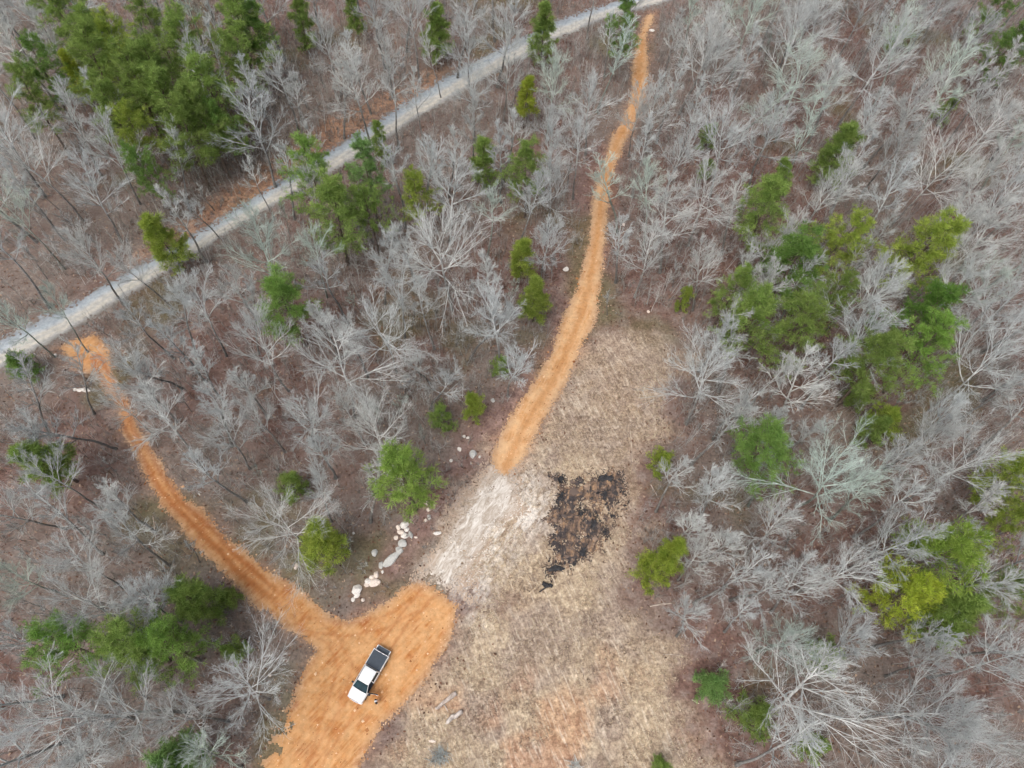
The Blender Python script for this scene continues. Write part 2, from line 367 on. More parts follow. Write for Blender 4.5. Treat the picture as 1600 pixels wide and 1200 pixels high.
# ------------------------------------------------------------------ tree building (branch sets are arrays of polylines)
def nrm(v): return v / (np.linalg.norm(v, axis=-1, keepdims=True) + 1e-9)
def tubes(P, R, sides):
    """P (n,k,3), R (n,k) -> verts, quads"""
    n, k, _ = P.shape
    T = np.gradient(P, axis=1) if k > 2 else np.repeat(P[:, 1:] - P[:, :1], 2, 1)
    T = nrm(T)
    ref = np.where(np.abs(T[:, :1, 2:3]) > 0.9, np.array([1.0, 0, 0]), np.array([0, 0, 1.0]))
    U = nrm(np.cross(T, np.broadcast_to(ref, T.shape))); W = np.cross(T, U)
    a = np.arange(sides) * 2 * np.pi / sides
    ring = P[:, :, None] + R[:, :, None, None] * (np.cos(a)[None, None, :, None] * U[:, :, None] + np.sin(a)[None, None, :, None] * W[:, :, None])
    V = ring.reshape(-1, 3)
    base = (np.arange(n)[:, None, None] * k + np.arange(k - 1)[None, :, None]) * sides
    j = np.arange(sides)[None, None, :]; j2 = (j + 1) % sides
    F = np.stack([base + j, base + j2, base + sides + j2, base + sides + j], -1).reshape(-1, 4)
    return V, F
def join(parts):
    Vs, Fs, o = [], [], 0
    for V, F in parts: Vs.append(V); Fs.append(F + o); o += len(V)
    return np.concatenate(Vs), np.concatenate(Fs)
def grow(rng, start, direc, length, k, wander, up, r0, r1):
    n = len(start); P = np.zeros((n, k, 3)); P[:, 0] = start; d = nrm(direc)
    for i in range(1, k):
        d = nrm(d + rng.normal(0, wander, (n, 3)) + np.array([0, 0, up]))
        P[:, i] = P[:, i - 1] + d * (length / (k - 1))[:, None]
    t = np.linspace(0, 1, k)[None]
    R = r0[:, None] * (1 - t) + r1[:, None] * t
    return P, R
def shoots(rng, P, R, per, s0, s1, ang0, ang1, frac, k, wander, up, rfrac, rmin, taper=0.55):
    n, kk, _ = P.shape
    idx = np.repeat(np.arange(n), per); m = len(idx)
    s = s0 + (s1 - s0) * ((np.tile(np.arange(per), n) + rng.uniform(0, 1, m)) / per)
    q = s * (kk - 1); i0 = np.clip(q.astype(int), 0, kk - 2); fr = (q - i0)
    st = P[idx, i0] * (1 - fr)[:, None] + P[idx, i0 + 1] * fr[:, None]
    rr = R[idx, i0] * (1 - fr) + R[idx, i0 + 1] * fr
    tg = nrm(P[idx, i0 + 1] - P[idx, i0])
    rv = nrm(np.cross(tg, rng.normal(0, 1, (m, 3))))
    ang = rng.uniform(ang0, ang1, m)[:, None]
    d = tg * np.cos(ang) + rv * np.sin(ang)
    plen = np.linalg.norm(np.diff(P, axis=1), axis=2).sum(1)[idx]
    L = plen * frac * (1.12 - 0.62 * s) * rng.uniform(0.65, 1.3, m)
    r0 = np.maximum(rr * rfrac, rmin)
    return grow(rng, st, d, L, k, wander, up, r0, np.maximum(r0 * (1 - taper), rmin * 0.6))
def bark(name, col_lo, col_hi, dark_foot=False):
    m, t, b = M(name, 0.95, 0.1); k = NT(t); c = k.coord()
    v = k.noise(c, 1.7, 1, 0.7); oi = k.n('ShaderNodeObjectInfo')
    col = k.ramp(v, [(0.3, col_lo), (0.7, col_hi)])
    if dark_foot:      # old rough bark on the lower stem, smooth pale bark higher up
        sp = k.n('ShaderNodeSeparateXYZ'); k.l(c, sp.inputs[0])
        hh = k.math('ADD', k.math('MULTIPLY', sp.outputs[2], 1 / 14.0), k.math('MULTIPLY', k.math('SUBTRACT', v, .5), .25))
        col = k.mix(k.ramp(hh, [(0.35, 1.0), (0.75, 0.0)]), col, k.ramp(v, [(0.3, srgb(108, 106, 102)), (0.7, srgb(144, 142, 138))]))
    col = k.mix(1.0, col, oi.outputs['Color'], 'MULTIPLY')
    k.l(col, b.inputs['Base Color']); return m
M_BARK = bark('pale_bark', srgb(172, 174, 170), srgb(220, 222, 219), True)
M_TWIG = bark('grey_twigs', srgb(164, 167, 164), srgb(212, 216, 213))
M_PBARK = bark('pine_bark', srgb(98, 88, 80), srgb(132, 120, 110))

def bare_proto(seed, H, cr, first, nl, lean=0.06, el=(30, 68), per=(8, 7, 6), fork=False):
    rng = np.random.default_rng(seed)
    k = 12
    r0 = H * 0.0088
    P, R = grow(rng, np.zeros((1, 3)) + [0, 0, -0.15], np.array([[rng.normal(0, lean), rng.normal(0, lean), 1.0]]), np.array([H * 0.9]), k, 0.045, 0.03, np.array([r0]), np.array([r0 * 0.22]))
    R[:, 0] *= 1.45
    sets = [(P, R)]
    # main limbs
    s = first + (0.97 - first) * (np.arange(nl) + rng.uniform(0, .9, nl)) / nl
    q = s * (k - 1); i0 = np.clip(q.astype(int), 0, k - 2); fr = q - i0
    st = P[0, i0] * (1 - fr)[:, None] + P[0, i0 + 1] * fr[:, None]; rr = R[0, i0] * (1 - fr) + R[0, i0 + 1] * fr
    az = np.arange(nl) * 2.399 + rng.uniform(-.5, .5, nl) + rng.uniform(0, 6)
    u = (s - first) / (0.97 - first)
    elv = np.radians(el[0] + (el[1] - el[0]) * u + rng.normal(0, 7, nl))
    d = np.stack([np.cos(az) * np.cos(elv), np.sin(az) * np.cos(elv), np.sin(elv)], 1)
    L = cr * (1.28 - 0.62 * u) * rng.uniform(0.72, 1.2, nl)
    if fork: L[rng.integers(0, nl, 2)] *= 1.35
    P1, R1 = grow(rng, st, d, L, 8, 0.07, 0.045, np.minimum(rr * 0.72, r0 * 0.6), np.full(nl, 0.022))
    P2, R2 = shoots(rng, P1, R1, per[0], 0.15, 0.99, 0.25, 0.7, 0.6, 6, 0.065, 0.045, 0.62, 0.0165)
    Pt, Rt = shoots(rng, P, R, 6, max(first, .6), 0.99, 0.5, 1.0, 0.09, 5, 0.15, 0.08, 0.5, 0.025)
    P3, R3 = shoots(rng, P2, R2, per[1], 0.15, 0.99, 0.25, 0.75, 0.55, 4, 0.08, 0.05, 0.6, 0.0092)
    P4, R4 = shoots(rng, P3, R3, per[2], 0.12, 1.0, 0.22, 0.75, 0.62, 3, 0.1, 0.04, 0.7, 0.0062)
    trunk = join([tubes(P, R, 8), tubes(P1, R1, 5)])
    crown = join([tubes(P2, R2, 4), tubes(Pt, Rt, 3), tubes(P3, R3, 3), tubes(P4, R4, 3)])
    mt = mesh_np('bare_trunk', *[trunk[0], [trunk[1]]], M_BARK); mc = mesh_np('bare_crown', crown[0], [crown[1]], M_TWIG)
    return dict(H=H, cr=cr, cz=0.68 if first < .5 else 0.76, trunk=mt, crown=mc)

BIG = [bare_proto(100 + i, 20, c, f, n, fork=True, el=e, per=(9, 7, 5)) for i, (c, f, n, e) in enumerate([(5.6, .42, 14, (18, 66)), (6.2, .38, 15, (14, 62)), (5.0, .45, 13, (28, 70)), (5.8, .36, 16, (20, 68)), (6.6, .46, 13, (12, 60))])]
MED = [bare_proto(200 + i, 18, c, f, n, el=e) for i, (c, f, n, e) in enumerate([(3.8, .48, 12, (34, 72)), (4.2, .42, 13, (30, 68)), (3.5, .5, 11, (38, 74)), (4.0, .38, 14, (30, 70)), (4.4, .52, 11, (24, 64)), (3.4, .4, 13, (40, 74))])]
SLIM = [bare_proto(300 + i, 16, c, f, n, lean=.1, el=e, per=(7, 6, 6)) for i, (c, f, n, e) in enumerate([(2.3, .5, 11, (38, 74)), (2.6, .42, 12, (34, 70)), (1.9, .45, 13, (45, 75)), (2.5, .58, 10, (30, 70))])]
SAP = [bare_proto(400 + i, 7, c, f, n, lean=.14, el=(40, 72), per=(5, 4, 3)) for i, (c, f, n) in enumerate([(1.3, .35, 9), (1.6, .3, 9), (1.1, .4, 8)])]

def needle_mat(name):
    m, t, b = M(name, 0.75, 0.25); k = NT(t); c = k.coord()
    v = k.noise(c, 0.9, 1, 0.6); oi = k.n('ShaderNodeObjectInfo')
    col = k.ramp(k.attr('tone'), [(0.0, srgb(100, 130, 64)), (0.5, srgb(142, 170, 88)), (1.0, srgb(180, 203, 118))])
    col = k.mix(k.ramp(v, [(0.35, 0.0), (0.7, 0.5)]), col, srgb(140, 156, 80))
    col = k.mix(1.0, col, oi.outputs['Color'], 'MULTIPLY')
    k.l(col, b.inputs['Base Color'])
    tr = k.n('ShaderNodeBsdfTranslucent'); k.l(col, tr.inputs[0])
    mx = k.n('ShaderNodeMixShader'); mx.inputs[0].default_value = 0.48
    out = t.nodes['Material Output']; k.l(b.outputs[0], mx.inputs[1]); k.l(tr.outputs[0], mx.inputs[2]); k.l(mx.outputs[0], out.inputs[0])
    return m
M_NEED = needle_mat('pine_needles')
def tufts(rng, C, D, size, nb, width):
    """needle tufts: nb blades (triangles) fanning round each centre C along D"""
    n = len(C)
    d = nrm(np.repeat(D, nb, 0) * 0.75 + rng.normal(0, 0.75, (n * nb, 3)))
    c = np.repeat(C, nb, 0) + rng.normal(0, 0.06, (n * nb, 3)); L = np.repeat(size, nb) * rng.uniform(.65, 1.15, n * nb)
    side = nrm(np.cross(d, rng.normal(0, 1, d.shape))) * (width * rng.uniform(.7, 1.3, len(d)))[:, None]
    tip = c + d * L[:, None]; mid = c + d * (L * 0.55)[:, None]
    V = np.stack([c, mid + side, tip, mid - side], 1).reshape(-1, 3)
    i = np.arange(len(d))[:, None] * 4
    F = np.concatenate([i, i + 1, i + 2, i + 3], 1)
    tone = np.repeat(np.clip(np.repeat(rng.normal(.5, .22, n), nb) + rng.normal(0, .1, n * nb), 0, 1), 4)
    return V, F, tone
def pine_proto(seed, H, cr, first, nl, per=6, nb=16, size=0.5, cone=0.55):
    rng = np.random.default_rng(seed); k = 10; r0 = H * 0.0115
    P, R = grow(rng, np.zeros((1, 3)) + [0, 0, -.15], np.array([[rng.normal(0, .03), rng.normal(0, .03), 1]]), np.array([H]), k, .02, .03, np.array([r0]), np.array([r0 * .15]))
    R[:, 0] *= 1.3
    u = (np.arange(nl) + rng.uniform(0, .9, nl)) / nl
    s = first + (0.985 - first) * u
    q = s * (k - 1); i0 = np.clip(q.astype(int), 0, k - 2); fr = q - i0
    st = P[0, i0] * (1 - fr)[:, None] + P[0, i0 + 1] * fr[:, None]; rr = R[0, i0] * (1 - fr) + R[0, i0 + 1] * fr
    az = np.arange(nl) * 2.399 + rng.uniform(-.6, .6, nl)
    elv = np.radians(0 + 62 * u ** 1.5 + rng.normal(0, 10, nl))
    d = np.stack([np.cos(az) * np.cos(elv), np.sin(az) * np.cos(elv), np.sin(elv)], 1)
    L = cr * (1.0 - cone * u ** 2.2) * rng.uniform(0.42, 1.35, nl) * np.where(u < .12, .75, 1)
    P1, R1 = grow(rng, st, d, L, 6, .14, .07, rr * .4, np.full(nl, .02))
    P2, R2 = shoots(rng, P1, R1, per, .3, 1.0, .5, 1.1, .42, 4, .18, .1, .6, .015)
    C = np.concatenate([P2[:, j] for j in (1, 2, 3)] + [P1[:, j] for j in (3, 4, 5)])
    Dr = np.concatenate([nrm(P2[:, j] - P2[:, j - 1]) for j in (1, 2, 3)] + [nrm(P1[:, j] - P1[:, j - 1]) for j in (3, 4, 5)]) + np.array([0, 0, .5])
    C = C + rng.normal(0, .12, C.shape)
    V, F, tone = tufts(rng, C, Dr, np.full(len(C), size) * rng.uniform(.75, 1.25, len(C)), nb, .02)
    wood = join([tubes(P, R, 7), tubes(P1, R1, 4), tubes(P2, R2, 3)])
    mt = mesh_np('pine_trunk', wood[0], [wood[1]], M_PBARK); mc = mesh_np('pine_crown', V, [F], M_NEED, False); add_attr(mc, 'tone', tone)
    return dict(H=H, cr=cr, cz=(first + 1) / 2 + .06, trunk=mt, crown=mc)
PINE = [pine_proto(500 + i, 15, c, f, n) for i, (c, f, n) in enumerate([(3.4, .38, 40), (3.0, .34, 42), (3.9, .42, 42), (2.6, .36, 38), (3.3, .32, 44)])]
POLE = [pine_proto(520 + i, 10, c, f, n, per=6) for i, (c, f, n) in enumerate([(1.7, .22, 40), (2.1, .16, 44), (1.5, .28, 34)])]
BUSH = [pine_proto(540 + i, 4.5, c, .1, n, per=5, nb=14, size=.36, cone=.85) for i, (c, n) in enumerate([(1.5, 30), (1.3, 26), (1.8, 30)])]

ALL_TREES = []
def plant(name, proto, base, scale, rz, colw, colc, cat, group, crown_px, info, label=None, sx=1.0):
    z = float(hgt(base[0], base[1]))
    o = bpy.data.objects.new(name, None); COL.objects.link(o); o.empty_display_size = 0.5
    o.location = (base[0], base[1], z - 0.05); o.rotation_euler = (0, 0, rz); o.scale = (scale * sx, scale * sx, scale)
    for pn, key, c in (('trunk', 'trunk', colw), ('crown', 'crown', colc)):
        p = bpy.data.objects.new(pn, proto[key]); COL.objects.link(p); p.parent = o; p.color = (*c, 1)
    o['category'] = cat; o['group'] = group
    if label: o['label'] = label
    ALL_TREES.append(dict(o=o, px=crown_px, label=label, **info))
    return o

# ------------------------------------------------------------------ pines: crown centre and width in the photograph
GREEN = (1.0, 1.0, 1.0); YEL = (1.3, 1.16, .85); DEEP = (.74, .88, .82); BLUE = (.85, 1.0, 1.25); DULL = (.92, .9, .9)
PN = [  # x, y, width px, kind, tone, label
 (108, 22, 74, 'P', GREEN, 'tall pine at the top of the big pine stand beside a tan bare tree'),
 (150, 48, 60, 'P', GREEN, 'pine above the yellow pine in the big stand'),
 (186, 78, 80, 'P', YEL, 'broad pine with yellow-green top in the middle of the big stand'),
 (205, 125, 84, 'P', DULL, 'dull olive pine at the heart of the big stand'),
 (292, 72, 78, 'P', GREEN, 'round bright pine at the upper rim of the big stand'),
 (332, 128, 84, 'P', GREEN, 'widest bright pine of the big stand'),
 (318, 180, 72, 'P', DULL, 'olive pine just under the widest pine of the big stand'),
 (60, 108, 70, 'P', DEEP, 'dark pine standing apart from the stand near the picture corner'),
 (45, 150, 50, 'P', DULL, 'dull pine below the dark corner pine'),
 (118, 116, 30, 'L', (1.7, 1.4, .8), 'small yellow pine tucked between grey trees'),
 (203, 200, 60, 'P', YEL, 'lime-green pine jutting below the big stand'),
 (285, 205, 70, 'P', DULL, 'low dull pine under the big stand toward the road'),
 (228, 262, 56, 'P', DEEP, 'deep green pine at the bottom tip of the big stand'),
 (365, 28, 70, 'P', GREEN, 'pine at the upper frame edge beside white snag'),
 (398, 40, 52, 'P', DEEP, 'dark pine beside the frame-edge pine'),
 (345, 190, 50, 'P', DEEP, 'dark-green pine behind the widest pine'),
 (470, 30, 36, 'L', GREEN, 'narrow pine column alone among bare trees above the road'),
 (553, 14, 22, 'L', GREEN, 'tiny pine top at the upper frame edge'),
 (679, 42, 38, 'L', GREEN, 'slim pine leaning beside the upper gravel road'),
 (592, 216, 26, 'L', GREEN, 'thin pine touching the lower verge of the gravel road'),
 (489, 272, 76, 'P', (.95, 1.05, 1.0), 'tall dark-tipped pine overhanging the gravel road'),
 (520, 322, 84, 'P', GREEN, 'full bright pine under the overhanging road pine'),
 (578, 322, 62, 'P', GREEN, 'pine paired with the full bright pine'),
 (575, 262, 50, 'P', BLUE, 'blue-green pine behind the paired roadside pines'),
 (655, 302, 50, 'P', YEL, 'yellow-green pine behind the white crowned giant tree'),
 (755, 250, 42, 'L', GREEN, 'solitary narrow pine between bare trees below the road'),
 (827, 258, 56, 'P', GREEN, 'bright pine close to the upper clay track'),
 (850, 48, 38, 'L', GREEN, 'pine standing against the upper gravel road'),
 (978, 32, 44, 'P', DEEP, 'tall dark pine where the track meets the gravel road'),
 (821, 146, 28, 'L', (1.5, 1.25, .7), 'yellow sapling pine under the upper road'),
 (258, 370, 48, 'L', YEL, 'compact bright pine on the upper verge of the gravel road'),
 (443, 462, 78, 'P', (.88, 1.0, .95), 'lone dense pine in the woods under the gravel road'),
 (813, 396, 36, 'L', YEL, 'small lime pine beside the clay track bend'),
 (838, 458, 40, 'L', (1.1, 1.0, .8), 'pale thin pine under the small lime pine'),
 (780, 570, 26, 'B', GREEN, 'tiny green pine under a spreading bare tree'),
 (1067, 470, 24, 'B', YEL, 'little cone-shaped pine at the top of the clearing'),
 (691, 648, 36, 'B', GREEN, 'round young pine near the bleached clay'),
 (741, 637, 30, 'B', YEL, 'narrow yellow young pine at the track edge'),
 (637, 742, 82, 'P', (1.05, 1.1, .95), 'big round pine above the line of boulders'),
 (495, 848, 58, 'L', YEL, 'feathery pale pine beside the orange track'),
 (452, 758, 40, 'B', DULL, 'dull young pine behind a forked bare tree'),
 (1032, 720, 38, 'B', (1.35, 1.2, .8), 'lime young pine beside the burnt patch'),
 (1022, 890, 48, 'L', (1.35, 1.2, .75), 'lime pine leaning over the clearing edge'),
 (1120, 1072, 46, 'B', BLUE, 'wispy green pine at the lower clearing edge'),
 (1036, 1196, 30, 'B', GREEN, 'pine seedling at the bottom frame edge'),
 (1198, 690, 98, 'P', (.85, .98, .95), 'large dense pine beside the burnt clearing woods'),
 (1200, 330, 76, 'P', GREEN, 'pine at the top of the evergreen group by the clearing'),
 (1310, 372, 84, 'P', YEL, 'bright yellow-green pine crowning the evergreen group'),
 (1245, 402, 84, 'P', DEEP, 'dark pine in the centre of the evergreen group'),
 (1183, 500, 86, 'P', GREEN, 'bright full pine at the clearing side of the evergreen group'),
 (1262, 500, 90, 'P', DULL, 'olive broad pine at the bottom of the evergreen group'),
 (1145, 452, 52, 'P', GREEN, 'small-crowned pine on the clearing side of the evergreen group'),
 (1296, 460, 70, 'P', DULL, 'olive pine behind the white branching tree in the group'),
 (1442, 382, 92, 'P', YEL, 'forked pine with two crowns above the dark pine'),
 (1440, 487, 84, 'P', (.6, .78, .6), 'very dark dense pine above a bright pine'),
 (1455, 545, 82, 'P', (1.0, 1.15, .95), 'bright tufted pine directly under the very dark pine'),
 (1378, 565, 84, 'P', DULL, 'olive pine beside the bright tufted pine'),
 (1318, 238, 52, 'L', GREEN, 'vivid green pine alone in the grey upper woods'),
 (140, 92, 70, 'P', DULL, 'dull pine between the dark corner pine and the broad yellow-topped pine'),
 (250, 105, 78, 'P', GREEN, 'green pine filling the centre gap of the big stand'),
 (245, 40, 60, 'P', DULL, 'faded pine behind the round bright pine'),
 (262, 158, 76, 'P', GREEN, 'pine between the olive heart pine and the road-side pines'),
 (375, 88, 60, 'P', GREEN, 'pine on the road-side flank of the big stand'),
 (170, 165, 56, 'P', DULL, 'thin olive pine over grey trees under the big stand'),
 (1106, 212, 26, 'B', GREEN, 'small green pine among grey crowns beside the upper track'),
 (1345, 618, 44, 'B', GREEN, 'topmost young pine of the threesome'),
 (1388, 652, 46, 'B', YEL, 'brightest young pine of the threesome'),
 (1365, 672, 40, 'B', GREEN, 'lowest young pine of the threesome'),
 (1222, 275, 30, 'L', GREEN, 'small pine just above the evergreen group'),
 (1582, 62, 56, 'P', DEEP, 'dark pine cut by the upper frame corner'),
 (1560, 4, 50, 'P', DEEP, 'deep green pine at the very top corner'),
 (1578, 750, 70, 'P', YEL, 'tall yellowish pine cut by the frame edge'),
 (1580, 820, 62, 'P', YEL, 'lower pine cut by the frame edge'),
 (1482, 858, 104, 'P', (1.1, 1.1, .8), 'wide mossy-green pine behind the yellow pine'),
 (1425, 926, 88, 'P', (1.65, 1.4, .7), 'striking yellow-green pine in the lower woods'),
 (1500, 962, 80, 'L', GREEN, 'mid-green pine under the wide mossy pine'),
 (1585, 925, 60, 'P', DULL, 'olive pine at the frame edge below the cut pines'),
 (1292, 1026, 56, 'B', DULL, 'low bushy pine behind the great spreading tree'),
 (1180, 1122, 56, 'B', DULL, 'low green bush pine under the great spreading tree'),
 (1272, 1168, 40, 'B', GREEN, 'green bush pine at the foot of the great spreading tree'),
 (62, 712, 84, 'L', GREEN, 'loose pine on the brown slope beside the orange track'),
 (28, 572, 40, 'B', DEEP, 'dim green bush pine beneath the gravel road'),
 (92, 1012, 100, 'P', (.8, .98, .85), 'dark pine at the frame side of the lower pine row'),
 (192, 1010, 84, 'P', GREEN, 'bright middle pine of the lower pine row'),
 (255, 1012, 88, 'P', (.95, 1.08, .95), 'broad green pine of the lower row beside the bare oak'),
 (302, 938, 66, 'L', GREEN, 'smaller pine at the top of the lower pine row'),
 (358, 932, 36, 'B', DULL, 'faint young pine beside the orange track'),
 (268, 1180, 62, 'L', BLUE, 'blue-green pine at the bottom frame edge'),
 (366, 1014, 34, 'B', GREEN, 'green young pine beneath the bare oak'),
 (1105, 262, 26, 'B', DULL, 'dull bush pine under the grey upper woods'),
 (1410, 52, 30, 'B', GREEN, 'faint green pine deep in the grey upper woods'),
 (1480, 165, 26, 'B', GREEN, 'second faint green pine deep in the upper woods'),
]
rng0 = np.random.default_rng(7)
OCC = []           # (x, y, radius) of trunks already standing
LANDMARKS = []     # (px, py, phrase)
cnt = 0
for (x, y, w, kind, tone, lab) in PN:
    fam = {'P': PINE, 'L': POLE, 'B': BUSH}[kind]; pr = fam[cnt % len(fam)]; cnt += 1
    zc = {'P': 10.0, 'L': 6.5, 'B': 1.6}[kind]
    for _ in range(3):
        wm = w * MPP(x, y, zc) * (1.04 if kind == 'P' else .95)
        s = np.clip(wm / 2 / (pr['cr'] * .82), .62, 1.7)
        sz = s ** .45 if kind != 'B' else s ** .7
        zc = pr['H'] * sz * pr['cz']
    b = G(x, y, zc)
    colw = np.array((.95, .9, .88)) * rng0.uniform(.8, 1.15)
    o = plant('pine_tree', pr, b, 1.0, rng0.uniform(0, 6.28), tuple(colw), tuple(np.array(tone) * rng0.uniform(.93, 1.07)), 'pine tree', 'evergreen pines', (x, y), dict(kind='pine'), lab)
    if lab.startswith(('lime pine leaning', 'little cone', 'narrow yellow young')): sz *= 1.5      # steeple-shaped young pines
    o.scale = (s, s, sz)
    OCC.append((b[0], b[1], 1.2)); LANDMARKS.append((x, y, lab))

# ------------------------------------------------------------------ bare trees seen singly in the photograph
BT = [  # crown x, y, width px, family, brightness
 (700, 385, 170, 'B', 1.25), (605, 510, 130, 'B', 1.2), (525, 575, 140, 'B', 1.12), (415, 540, 120, 'B', 1.05), (485, 385, 80, 'M', 1.1), (585, 395, 80, 'M', 1.05),
 (785, 500, 120, 'M', 1.15), (868, 235, 70, 'M', 1.1), (815, 300, 80, 'M', 1.0), (1017, 390, 84, 'M', 1.15), (1115, 595, 140, 'B', 1.2), (1268, 608, 104, 'M', 1.25),
 (1348, 445, 110, 'B', 1.2), (1315, 735, 170, 'B', 1.2), (1495, 735, 140, 'B', 1.2), (1540, 575, 140, 'B', 1.15), (1490, 400, 100, 'M', 1.1), (1118, 410, 80, 'M', 1.0),
 (600, 680, 130, 'B', 1.2), (455, 815, 150, 'B', 1.15), (370, 1078, 150, 'B', 1.25), (115, 1112, 200, 'B', 1.15), (110, 880, 110, 'M', 1.05), (198, 842, 110, 'M', 1.0),
 (85, 745, 90, 'M', 1.05), (215, 590, 120, 'M', 1.05), (250, 665, 120, 'M', 1.1), (345, 675, 100, 'M', 1.0), (1062, 748, 70, 'S', 1.1), (1140, 760, 96, 'M', 1.15),
 (1085, 812, 76, 'S', 1.25), (1095, 875, 90, 'M', 1.2), (1105, 965, 90, 'M', 1.0), (1215, 830, 100, 'M', 1.1), (1320, 885, 130, 'M', 1.2), (1270, 925, 110, 'M', 1.1), (1185, 960, 70, 'S', 1.1),
 (1250, 1110, 260, 'B', 1.15), (1440, 1120, 180, 'B', 1.05), (1465, 1040, 90, 'M', .95), (1560, 1040, 130, 'M', 1.05), (1360, 990, 110, 'M', .95), (1580, 1150, 90, 'M', 1.0),
 (130, 395, 110, 'M', 1.0), (212, 398, 70, 'M', 1.0), (310, 305, 44, 'S', 1.15), (278, 325, 56, 'S', 1.05), (400, 265, 44, 'S', 1.2), (482, 200, 44, 'S', 1.1), (562, 128, 96, 'M', 1.15),
 (660, 225, 84, 'M', 1.15), (735, 55, 76, 'M', 1.05), (655, 132, 50, 'S', 1.1), (685, 75, 40, 'S', 1.2), (440, 110, 76, 'M', 1.0), (515, 60, 70, 'M', 1.0), (395, 105, 50, 'S', 1.1),
 (240, 38, 66, 'M', 1.05), (325, 18, 34, 'S', 1.2), (100, 185, 80, 'M', 1.05), (150, 140, 60, 'S', 1.1), (165, 230, 100, 'M', 1.1), (60, 250, 110, 'B', 1.15), (130, 290, 100, 'M', 1.05), (25, 330, 90, 'M', 1.0), (255, 250, 70, 'S', 1.0),
 (20, 60, 110, 'M', 1.1), (70, 60, 70, 'M', 1.1), (70, 480, 60, 'M', .95), (15, 490, 80, 'M', 1.0), (300, 470, 110, 'M', 1.05), (255, 480, 90, 'M', 1.05), (370, 440, 90, 'M', .95),
 (865, 120, 90, 'M', 1.05), (935, 130, 90, 'M', 1.05), (790, 100, 80, 'M', 1.0), (870, 190, 70, 'M', 1.0), (1030, 170, 70, 'M', 1.1), (1095, 70, 130, 'B', 1.1), (1060, 230, 90, 'M', 1.1), (1035, 290, 80, 'M', 1.1),
 (1110, 300, 110, 'B', 1.15), (1150, 210, 110, 'B', 1.1), (1250, 70, 120, 'B', 1.15), (1255, 130, 120, 'B', 1.15), (1370, 90, 110, 'B', 1.15), (1430, 60, 110, 'M', 1.15), (1500, 120, 110, 'M', 1.15), (1560, 180, 110, 'M', 1.1), (1460, 265, 130, 'B', 1.2), (1370, 190, 90, 'M', 1.1),
 (1290, 300, 100, 'M', 1.1), (1400, 300, 100, 'M', 1.1), (1560, 320, 110, 'M', 1.1), (1540, 440, 90, 'M', 1.0), (1500, 640, 90, 'M', 1.05), (960, 30, 40, 'S', 1.3), (1180, 20, 100, 'M', 1.1), (1310, 20, 100, 'M', 1.1),
 (1003, 160, 66, 'M', 1.05), (190, 625, 70, 'M', 1.05), (490, 770, 80, 'M', .95), (410, 650, 80, 'M', .95), (550, 640, 90, 'M', 1.0), (800, 545, 90, 'M', 1.1), (855, 365, 80, 'M', 1.05), (745, 130, 80, 'M', 1.0), (20, 780, 90, 'M', 1.0), (25, 900, 90, 'M', .95), (20, 1000, 80, 'M', 1.0),
]
bcount = [0]
def plant_bare(x, y, w, fam, br, base=None):
    protos = {'B': BIG, 'M': MED, 'S': SLIM, 'Y': SAP}[fam]
    i = bcount[0]; bcount[0] += 1
    pr = protos[i % len(protos)]
    zc = {'B': 14., 'M': 12.5, 'S': 11., 'Y': 4.5}[fam]
    s = sz = 1.0
    for _ in range(3):
        wm = w * MPP(x, y, zc); s = float(np.clip(wm / 2 / (pr['cr'] * 1.02), .62, 1.35)); sz = s ** .4 * rng0.uniform(.97, 1.03)
        zc = pr['H'] * sz * pr['cz']
    b = G(x, y, zc) if base is None else base
    hue = rng0.uniform(-1, 1)
    tint = np.array([1 + .02 * hue, 1.0, 1 - .02 * hue + .01]) * br
    if rng0.uniform() < .12: tint *= np.array([.93, 1.04, .95])
    o = plant('bare_tree' if fam != 'Y' else 'bare_sapling', pr, b, 1.0, rng0.uniform(0, 6.28), tuple(tint * rng0.uniform(.82, .98)), tuple(tint), 'tree' if fam != 'Y' else 'sapling',
              'leafless winter trees' if fam != 'Y' else 'thin leafless saplings', (x, y), dict(kind='bare', fam=fam, br=br, w=w))
    o.scale = (s, s, sz)
    OCC.append((b[0], b[1], 1.0 if fam != 'Y' else .5))
for r in BT: plant_bare(*r)

# fill the rest of the woods
def inside_any(x, y, marg):
    return LK['R'](x, y) < marg or LK['A'](x, y) < marg or LK['B'](x, y) < marg or LK['C'](x, y) < marg + .5 or LK['W'](x, y) < marg
ROADPX = ROAD_UP + ROAD_LO[::-1]
LKP = {k: Lookup(p, (-80, -100), (1680, 1300), 5.0) for k, p in dict(R=ROADPX, A=TRACK_A, B=TRACK_B, W=WHITE, C=CLEAR, S=BARE_STRIP, K=[(540, 945), (575, 960), (690, 840), (765, 700), (735, 670), (690, 710), (640, 800), (570, 880)]).items()}
def crown_spoils(px, py, rpx):
    return (LKP['A'](px, py) < rpx * .75 or LKP['B'](px, py) < rpx * .8 or LKP['C'](px, py) < rpx * .7
            or LKP['S'](px, py) < rpx * .3 or LKP['K'](px, py) < rpx * .95 or LKP['W'](px, py) < rpx or LKP['R'](px, py) < rpx * .35)
nfill = nsap = 0
tries = 0
CRPX = [(t['px'][0], t['px'][1], t.get('w', 60)) for t in ALL_TREES]
